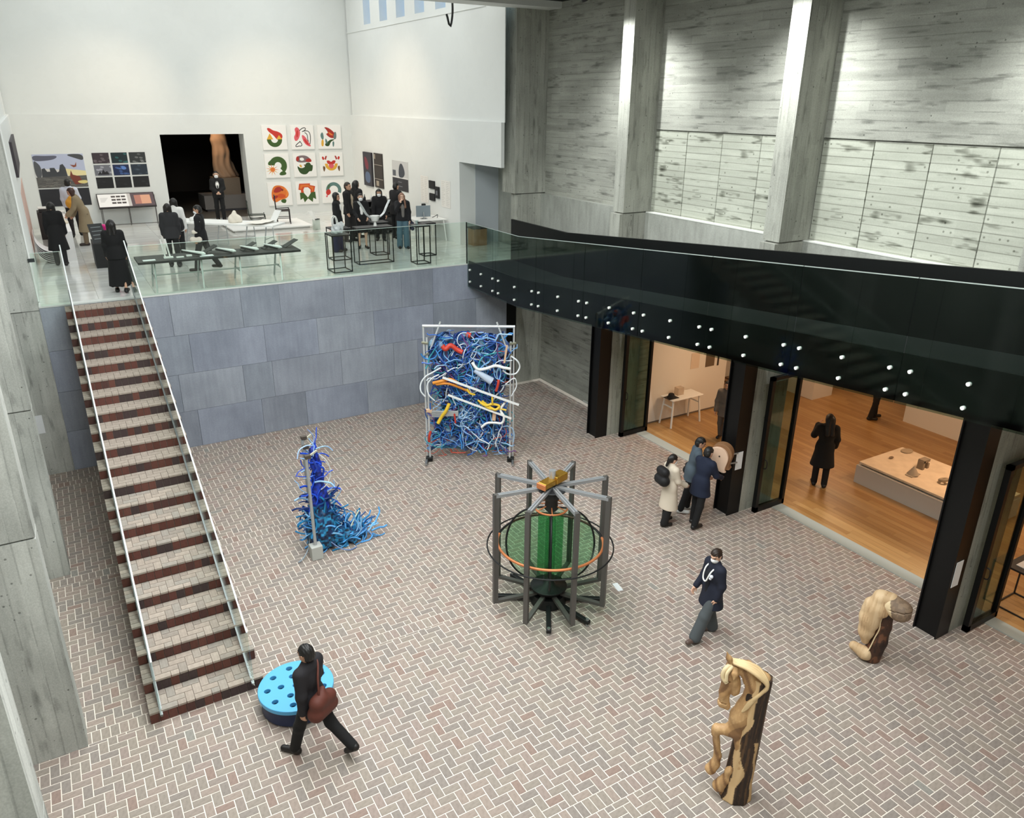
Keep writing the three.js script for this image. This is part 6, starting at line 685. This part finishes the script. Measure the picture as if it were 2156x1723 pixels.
{ // low white stage with two chairs
  const g = thing('low_stage', 'low white stage platform under the dark chair', 'stage', [6.5, F, -27.45]); obj('deck', bx(-1.35, 1.3, 0.06, 0.1, -1.0, 0.95), mat(0xf3f2ee, 0.5), g); obj('base', bx(-1.28, 1.22, 0, 0.06, -0.92, 0.87), mat(0xd6d5d0, 0.6), g);
  const ch = thing('dark_chair', 'dark brown wooden chair with open ladder back on the white stage', 'chair', [7.05, F + 0.1, -27.3], R(78)), m = mat('#2a2020', 0.5), hw = 0.21; obj('seat', rb(0.44, 0.03, 0.42, 0.008, 0, 0.44, 0), m, ch); for (const s of [-1, 1]) { obj('leg', sqbar([s * hw, 0, 0.2], [s * hw, 0.5, 0.19], 0.03), m, ch); obj('leg', sqbar([s * hw, 0, -0.22], [s * hw * 0.92, 0.95, -0.26], 0.03), m, ch); obj('side_rail', sqbar([s * hw, 0.5, 0.2], [s * hw, 0.48, -0.22], 0.025), m, ch); obj('stretcher', sqbar([s * hw, 0.2, 0.2], [s * hw, 0.2, -0.22], 0.02), m, ch); } for (const y of [0.6, 0.75, 0.92]) obj('back_slat', sqbar([-hw * 0.95, y, -0.245], [hw * 0.95, y, -0.245], 0.02, 0.045), m, ch); obj('stretcher', sqbar([-hw, 0.16, 0.2], [hw, 0.16, 0.2], 0.02), m, ch);
  const wc = thing('wire_chair', 'grey green tube frame chair in front of the doorway edge', 'chair', [6.62, F, -29.5], R(80)), gm = mat('#3f4740', 0.4, 0.3), T = (p) => obj('frame_tube', tube(p, 0.014, 30, 6), gm, wc); T([[-0.24, 0.02, 0.3], [-0.24, 0.02, -0.2], [-0.24, 0.1, -0.24], [-0.24, 0.65, -0.3]]); T([[0.24, 0.02, 0.3], [0.24, 0.02, -0.2], [0.24, 0.1, -0.24], [0.24, 0.65, -0.3]]); for (const y of [0.64, 0.42]) obj('cross_tube', bar([-0.24, y, -0.28], [0.24, y, -0.28], 0.014, 8), gm, wc); obj('seat', rb(0.5, 0.02, 0.48, 0.008, 0, 0.16, 0.02), gm, wc); obj('arm', bar([0.24, 0.02, 0.3], [0.24, 0.2, 0.28], 0.014, 8), gm, wc); obj('arm', bar([-0.24, 0.02, 0.3], [-0.24, 0.2, 0.28], 0.014, 8), gm, wc);
  const bd = thing('sloping_board', 'white sloping board on a clear stand right of the stage', 'board', [7.75, F, -26.05], R(20)); obj('panel', sqbar([0, 0.32, 0.05], [-0.08, 0.62, -0.15], 0.22, 0.015), whitePaint, bd); obj('clear_stand', rb(0.2, 0.34, 0.16, 0.01, 0.05, 0.17, 0), new THREE.MeshPhysicalMaterial({ color: 0xe6ede9, transmission: 0.8, roughness: 0.1, thickness: 0 }), bd); obj('dark_disc', new THREE.CylinderGeometry(0.1, 0.1, 0.02, 20).translate(0.06, 0.35, 0.02), mat('#232524', 0.5), bd);
}
{ // left side: long white plinth with figures, dark pedestal, curved sheets
  const g = thing('long_plinth', 'long narrow white plinth along the left side of the gallery', 'plinth', [0.28, F, -26.4]); obj('body', bx(-0.18, 0.22, 0, 0.75, -2.3, 2.6), mat(0xefedea, 0.6), g);
  const a = thing('bird_model', 'cream folded model with pointed beak on the long white plinth', 'model', [0.3, F + 0.75, -25.4], R(20)); obj('fold', bonesMesh([[-0.1, 0.3, 0, 0.0, 0.2, 0, 0.02, 0.08], [0, 0.2, 0, 0.04, 0.06, 0, 0.09, 0.1], [0.04, 0.06, 0, 0.16, 0.04, 0.02, 0.08, 0.04]], 0.03, 0.012), mat('#efe2cd', 0.7), a);
  const d = thing('dark_pedestal', 'dark brown pedestal with white boxed model by the left wall', 'plinth', [-0.08, F, -28.2]); obj('body', bx(-0.17, 0.17, 0, 0.8, -0.4, 0.4), mat('#2a2524', 0.6), d); obj('box_base', rb(0.22, 0.1, 0.22, 0.01, 0, 0.86, 0.2), mat('#1b1a1a', 0.5), d); obj('box_lid', rb(0.25, 0.05, 0.25, 0.01, 0, 0.93, 0.2), whitePaint, d);
  const s = thing('curved_sheets', 'stack of white curved sheets curling onto the floor by the left wall', 'sculpture', [-0.2, F, -23.9]); for (let k = 0; k < 6; k++) { const r = 0.42, cy = r + 0.008 + k * 0.055, sh = new THREE.Shape(); sh.moveTo(-0.2, cy + 0.1); sh.lineTo(-0.2, cy); sh.absarc(0.22, cy, r, Math.PI, Math.PI * 1.5, false); sh.lineTo(0.24, cy - r + 0.006); sh.absarc(0.22, cy, r - 0.006, Math.PI * 1.5, Math.PI, true); sh.lineTo(-0.194, cy + 0.1); sh.closePath(); const g2 = new THREE.ExtrudeGeometry(sh, { depth: 0.8, bevelEnabled: false, curveSegments: 16 }); g2.translate(0, 0, -0.4); obj('sheet', g2, mat('#f3f0ee', 0.6), s); }
}
// ---------------------------------------------------------------- people in the gallery
const PF = (x, z) => [x, F, z];
{ person({ label: 'person in black coat seen from behind beside the long white plinth', pos: PF(0.12, -23.15), turn: 175, h: 1.6, hair: 'bob', legs: [[4, 4], [-6, 6]], top: { name: 'coat', col: '#0c0b0d', hem: 0.42, flare: 0.09, wide: 0.02 }, bottom: { col: '#1c1b1d' } }); }
{ const p = person({ label: 'man in pale blue shirt with round yellow bag facing the posters', pos: PF(0.72, -28.0), turn: 170, h: 1.76, hair: 'short', legs: [[-4, 4], [14, 4]], arms: [[10, 8, 20, 0], [20, 10, 40, 4]], top: { name: 'shirt', col: '#c9cdda', hem: 0.88 }, bottom: { col: '#1d181a' } }); const q = (x, y, z) => p.world([x, y, z]); bag('round mustard yellow bag on the back of the man in the pale shirt', 'round_bag', [[...q(-0.1, 1.1, -0.2), ...q(-0.06, 1.02, -0.2), 0.16, 0.19]], '#cf932c', 0.03, 0.014, [q(-0.1, 1.2, -0.24), q(-0.13, 1.38, -0.14), q(-0.13, 1.45, 0.0), q(-0.12, 1.36, 0.12)]); }
person({ label: 'person in olive beige coat leaning over the exhibits near the posters', pos: PF(0.98, -26.2), turn: -100, h: 1.7, lean: 22, nod: 20, hair: 'bob', hairCol: '#3a1e16', legs: [[10, 8], [-14, 8]], arms: [[14, 6, 30, 4], [10, 6, 20, 4]], top: { name: 'coat', col: '#8c7c62', hem: 0.4, flare: 0.1, wide: 0.025 }, bottom: { col: '#6f5f4c' }, shoe: '#2a1d18' });
person({ label: 'woman in full length black dress at the head of the stairs', pos: PF(1.16, -19.1), turn: 172, h: 1.6, hair: 'hood', top: { col: '#08080a', hem: 0.8, flare: 0.03 }, legs: [[6, 6], [-8, 10]], bottom: { skirt: true, col: '#08080a', hem: 0.16, r: 0.2 } });
person({ label: 'person in charcoal blazer with back to the camera at the long black table', pos: PF(2.66, -21.6), turn: 170, h: 1.6, hair: 'bob', hairCol: '#1c1613', legs: [[4, 4], [-4, 4]], top: { name: 'blazer', col: '#2a2a2c', hem: 0.78, flare: 0.04 }, bottom: { col: '#101012' } });
{ const p = person({ label: 'person in white hoodie standing behind the charcoal blazer', pos: PF(2.95, -22.55), turn: 150, h: 1.62, hair: 'bob', legs: [[4, 4], [-4, 4]], mask: true, top: { name: 'hoodie', col: '#eceae6', hem: 0.8, collar: 0.06 }, bottom: { col: '#141416' } }); const q = (x, y, z) => p.world([x, y, z]); bag('black bag on the back of the person in the white hoodie', 'shoulder_bag', [[...q(-0.16, 1.1, -0.2), ...q(-0.16, 0.95, -0.2), 0.1, 0.12]], '#151416', 0.03); }
{ const p = person({ label: 'masked man in black walking left with a cream tote bag', pos: PF(3.25, -20.75), turn: -115, h: 1.64, hair: 'short', mask: true, legs: [[16, 6], [-16, 16]], nod: 14, top: { name: 'jacket', col: '#111012', hem: 0.78, flare: 0.03 }, bottom: { col: '#141315' }, shoe: '#241c18' }); const q = (x, y, z) => p.world([x, y, z]); bag('cream canvas tote bag on the shoulder of the man in black', 'tote_bag', [[...q(0.22, 1.05, 0.04), ...q(0.22, 1.05, 0.12), 0.05, 0.05], [...q(0.22, 0.86, 0.0), ...q(0.22, 0.86, 0.16), 0.07, 0.07]], '#d8d0c2', 0.05, 0.014, [q(0.22, 1.05, 0.02), q(0.2, 1.3, 0.04), q(0.17, 1.45, 0.0), q(0.2, 1.3, -0.06)]); }
person({ label: 'masked guard in black suit and tie standing in the dark doorway', pos: PF(5.4, -29.6), turn: -8, h: 1.72, hair: 'short', mask: true, skin: '#d8b097', arms: [[8, 6, 46, 38], [8, 6, 46, 38]], top: { name: 'suit_jacket', col: '#0e0e10', hem: 0.8, inner: '#ecebe8', innerLow: 1.16, tie: '#2c2c30' }, bottom: { col: '#0d0d0f' } });
person({ label: 'person with bowl haircut and dark jacket in loose blue trousers', pos: PF(7.12, -21.75), turn: 60, h: 1.66, hair: 'bob', nod: 8, top: { col: '#131315', hem: 0.76, flare: 0.03, inner: '#e4e2de', innerLow: 1.3 }, bottom: { col: '#1d2247', wide: 0.05 }, shoe: '#2a2522' });
person({ label: 'tall man in black jacket over beige shirt looking right', pos: PF(8.0, -23.25), turn: 45, h: 1.78, hair: 'short', hairCol: '#2b211b', legs: [[4, 4], [-4, 4]], top: { col: '#121113', hem: 0.8, inner: '#b7a690', innerLow: 0.95, flare: 0.03 }, bottom: { col: '#2c2a2a' } });
person({ label: 'woman with long black hair behind the tall man', pos: PF(8.5, -23.9), turn: 110, h: 1.76, hair: 'long', hairCol: '#0d0b0b', top: { col: '#131113', hem: 0.76 }, bottom: { col: '#151315' } });
{ const p = person({ label: 'woman in black suit and skirt with white mask behind the wide frame table', pos: PF(7.92, -21.95), turn: -12, h: 1.58, hair: 'bun', mask: true, skin: '#dcb39a', arms: [[14, 6, 40, 10], [14, 6, 40, 10]], top: { name: 'suit_jacket', col: '#0f0f11', hem: 0.78, inner: '#f0efec', innerLow: 1.1 }, bottom: { skirt: true, col: '#0f0f11', hem: 0.5, r: 0.14 } }); const q = (x, y, z) => p.world([x, y, z]); const g = thing('white_basin', 'white folded bowl with two silver ribbon arms above the frame table', 'sculpture', [7.5, F + 0.962, -19.76]); obj('bowl', new THREE.CylinderGeometry(0.14, 0.09, 0.14, 6).translate(0, 0.2, 0), whitePaint, g); obj('base', new THREE.CylinderGeometry(0.02, 0.05, 0.13, 10).translate(0, 0.065, 0), whitePaint, g); for (const s of [-1, 1]) for (const d of [0, 0.035]) obj('ribbon', tube([[s * (0.1 + d), 0.22, 0], [s * (0.22 + d), 0.32, 0.02], [s * (0.32 + d), 0.5, 0.02], [s * (0.42 + d), 0.66, 0]], 0.016, 24, 6), mat('#d9dcdd', 0.25, 0.5), g); }
person({ label: 'second masked person in black bending beside the suited woman', pos: PF(8.9, -23.0), turn: -20, h: 1.6, lean: 14, nod: 12, hair: 'bob', mask: true, top: { col: '#121114', hem: 0.74 }, bottom: { col: '#131214' } });
person({ label: 'man in black suit turned to the right wall', pos: PF(9.5, -23.2), turn: 115, h: 1.72, hair: 'short', lean: 6, nod: 10, top: { name: 'suit_jacket', col: '#131215', hem: 0.74 }, bottom: { col: '#111113' } });
{ const p = person({ label: 'woman with long light brown hair in black jacket and blue jeans', pos: PF(8.98, -21.4), turn: -14, h: 1.6, hair: 'long', hairFront: true, hairCol: '#8a6450', skin: '#dfb7a0', arms: [[4, 8, 8, 0], [50, 6, 108, 20]], top: { col: '#17161a', hem: 0.86, inner: '#77726e', innerLow: 1.0 }, bottom: { col: '#54707e', wide: 0.03 }, shoe: '#17181a' }); const q = (x, y, z) => p.world([x, y, z]); bag('dark navy tote bag carried beside the woman in jeans', 'tote_bag', [[...q(0.28, 0.62, -0.08), ...q(0.28, 0.62, 0.12), 0.06, 0.06], [...q(0.28, 0.78, -0.08), ...q(0.28, 0.78, 0.12), 0.05, 0.05]], '#23253a', 0.03, 0.014, [q(0.28, 0.8, -0.06), q(0.24, 0.95, 0.0), q(0.22, 0.98, 0.02), q(0.28, 0.8, 0.1)]); }
{ const g = thing('black_machine', 'large black sculpture with glossy black drapes behind the visitors', 'sculpture', [9.55, F, -24.4]); obj('body', bonesMesh([[-0.5, 0.3, 0, 0.5, 0.3, 0, 0.3, 0.3], [-0.5, 0.75, 0, 0.5, 0.8, 0, 0.22, 0.2], [0.4, 0.9, 0, -0.6, 1.0, 0, 0.07, 0.06]], 0.1, 0.02, 0, (d, x, y) => Math.max(d, -y)), mat('#121314', 0.25), g); obj('tray', rb(1.5, 0.03, 0.5, 0.008, 0, 1.05, 0), mat('#1a1a1c', 0.3), g); for (let i = 0; i < 6; i++) { const x = -0.6 + i * 0.24; obj('bottle', new THREE.LatheGeometry([[0, 0], [0.035, 0], [0.038, 0.1], [0.014, 0.15], [0.012, 0.2], [0, 0.2]].map((p) => new THREE.Vector2(...p)), 12).translate(x, 1.065, 0.05 * Math.sin(i * 5)), mat(i % 2 ? '#e9e9e6' : '#2a2a2c', 0.3), g); } obj('cream_strap', tube([[0.3, 0.75, 0.3], [0.38, 0.4, 0.34], [0.5, 0.1, 0.32]], 0.03, 20, 6), mat('#d9d4c2', 0.6), g); }
scene.traverse((o) => { if (o.isMesh) { o.castShadow = true; o.receiveShadow = true; } if (o.isSpotLight) o.castShadow = true; });
renderer.render(scene, camera);
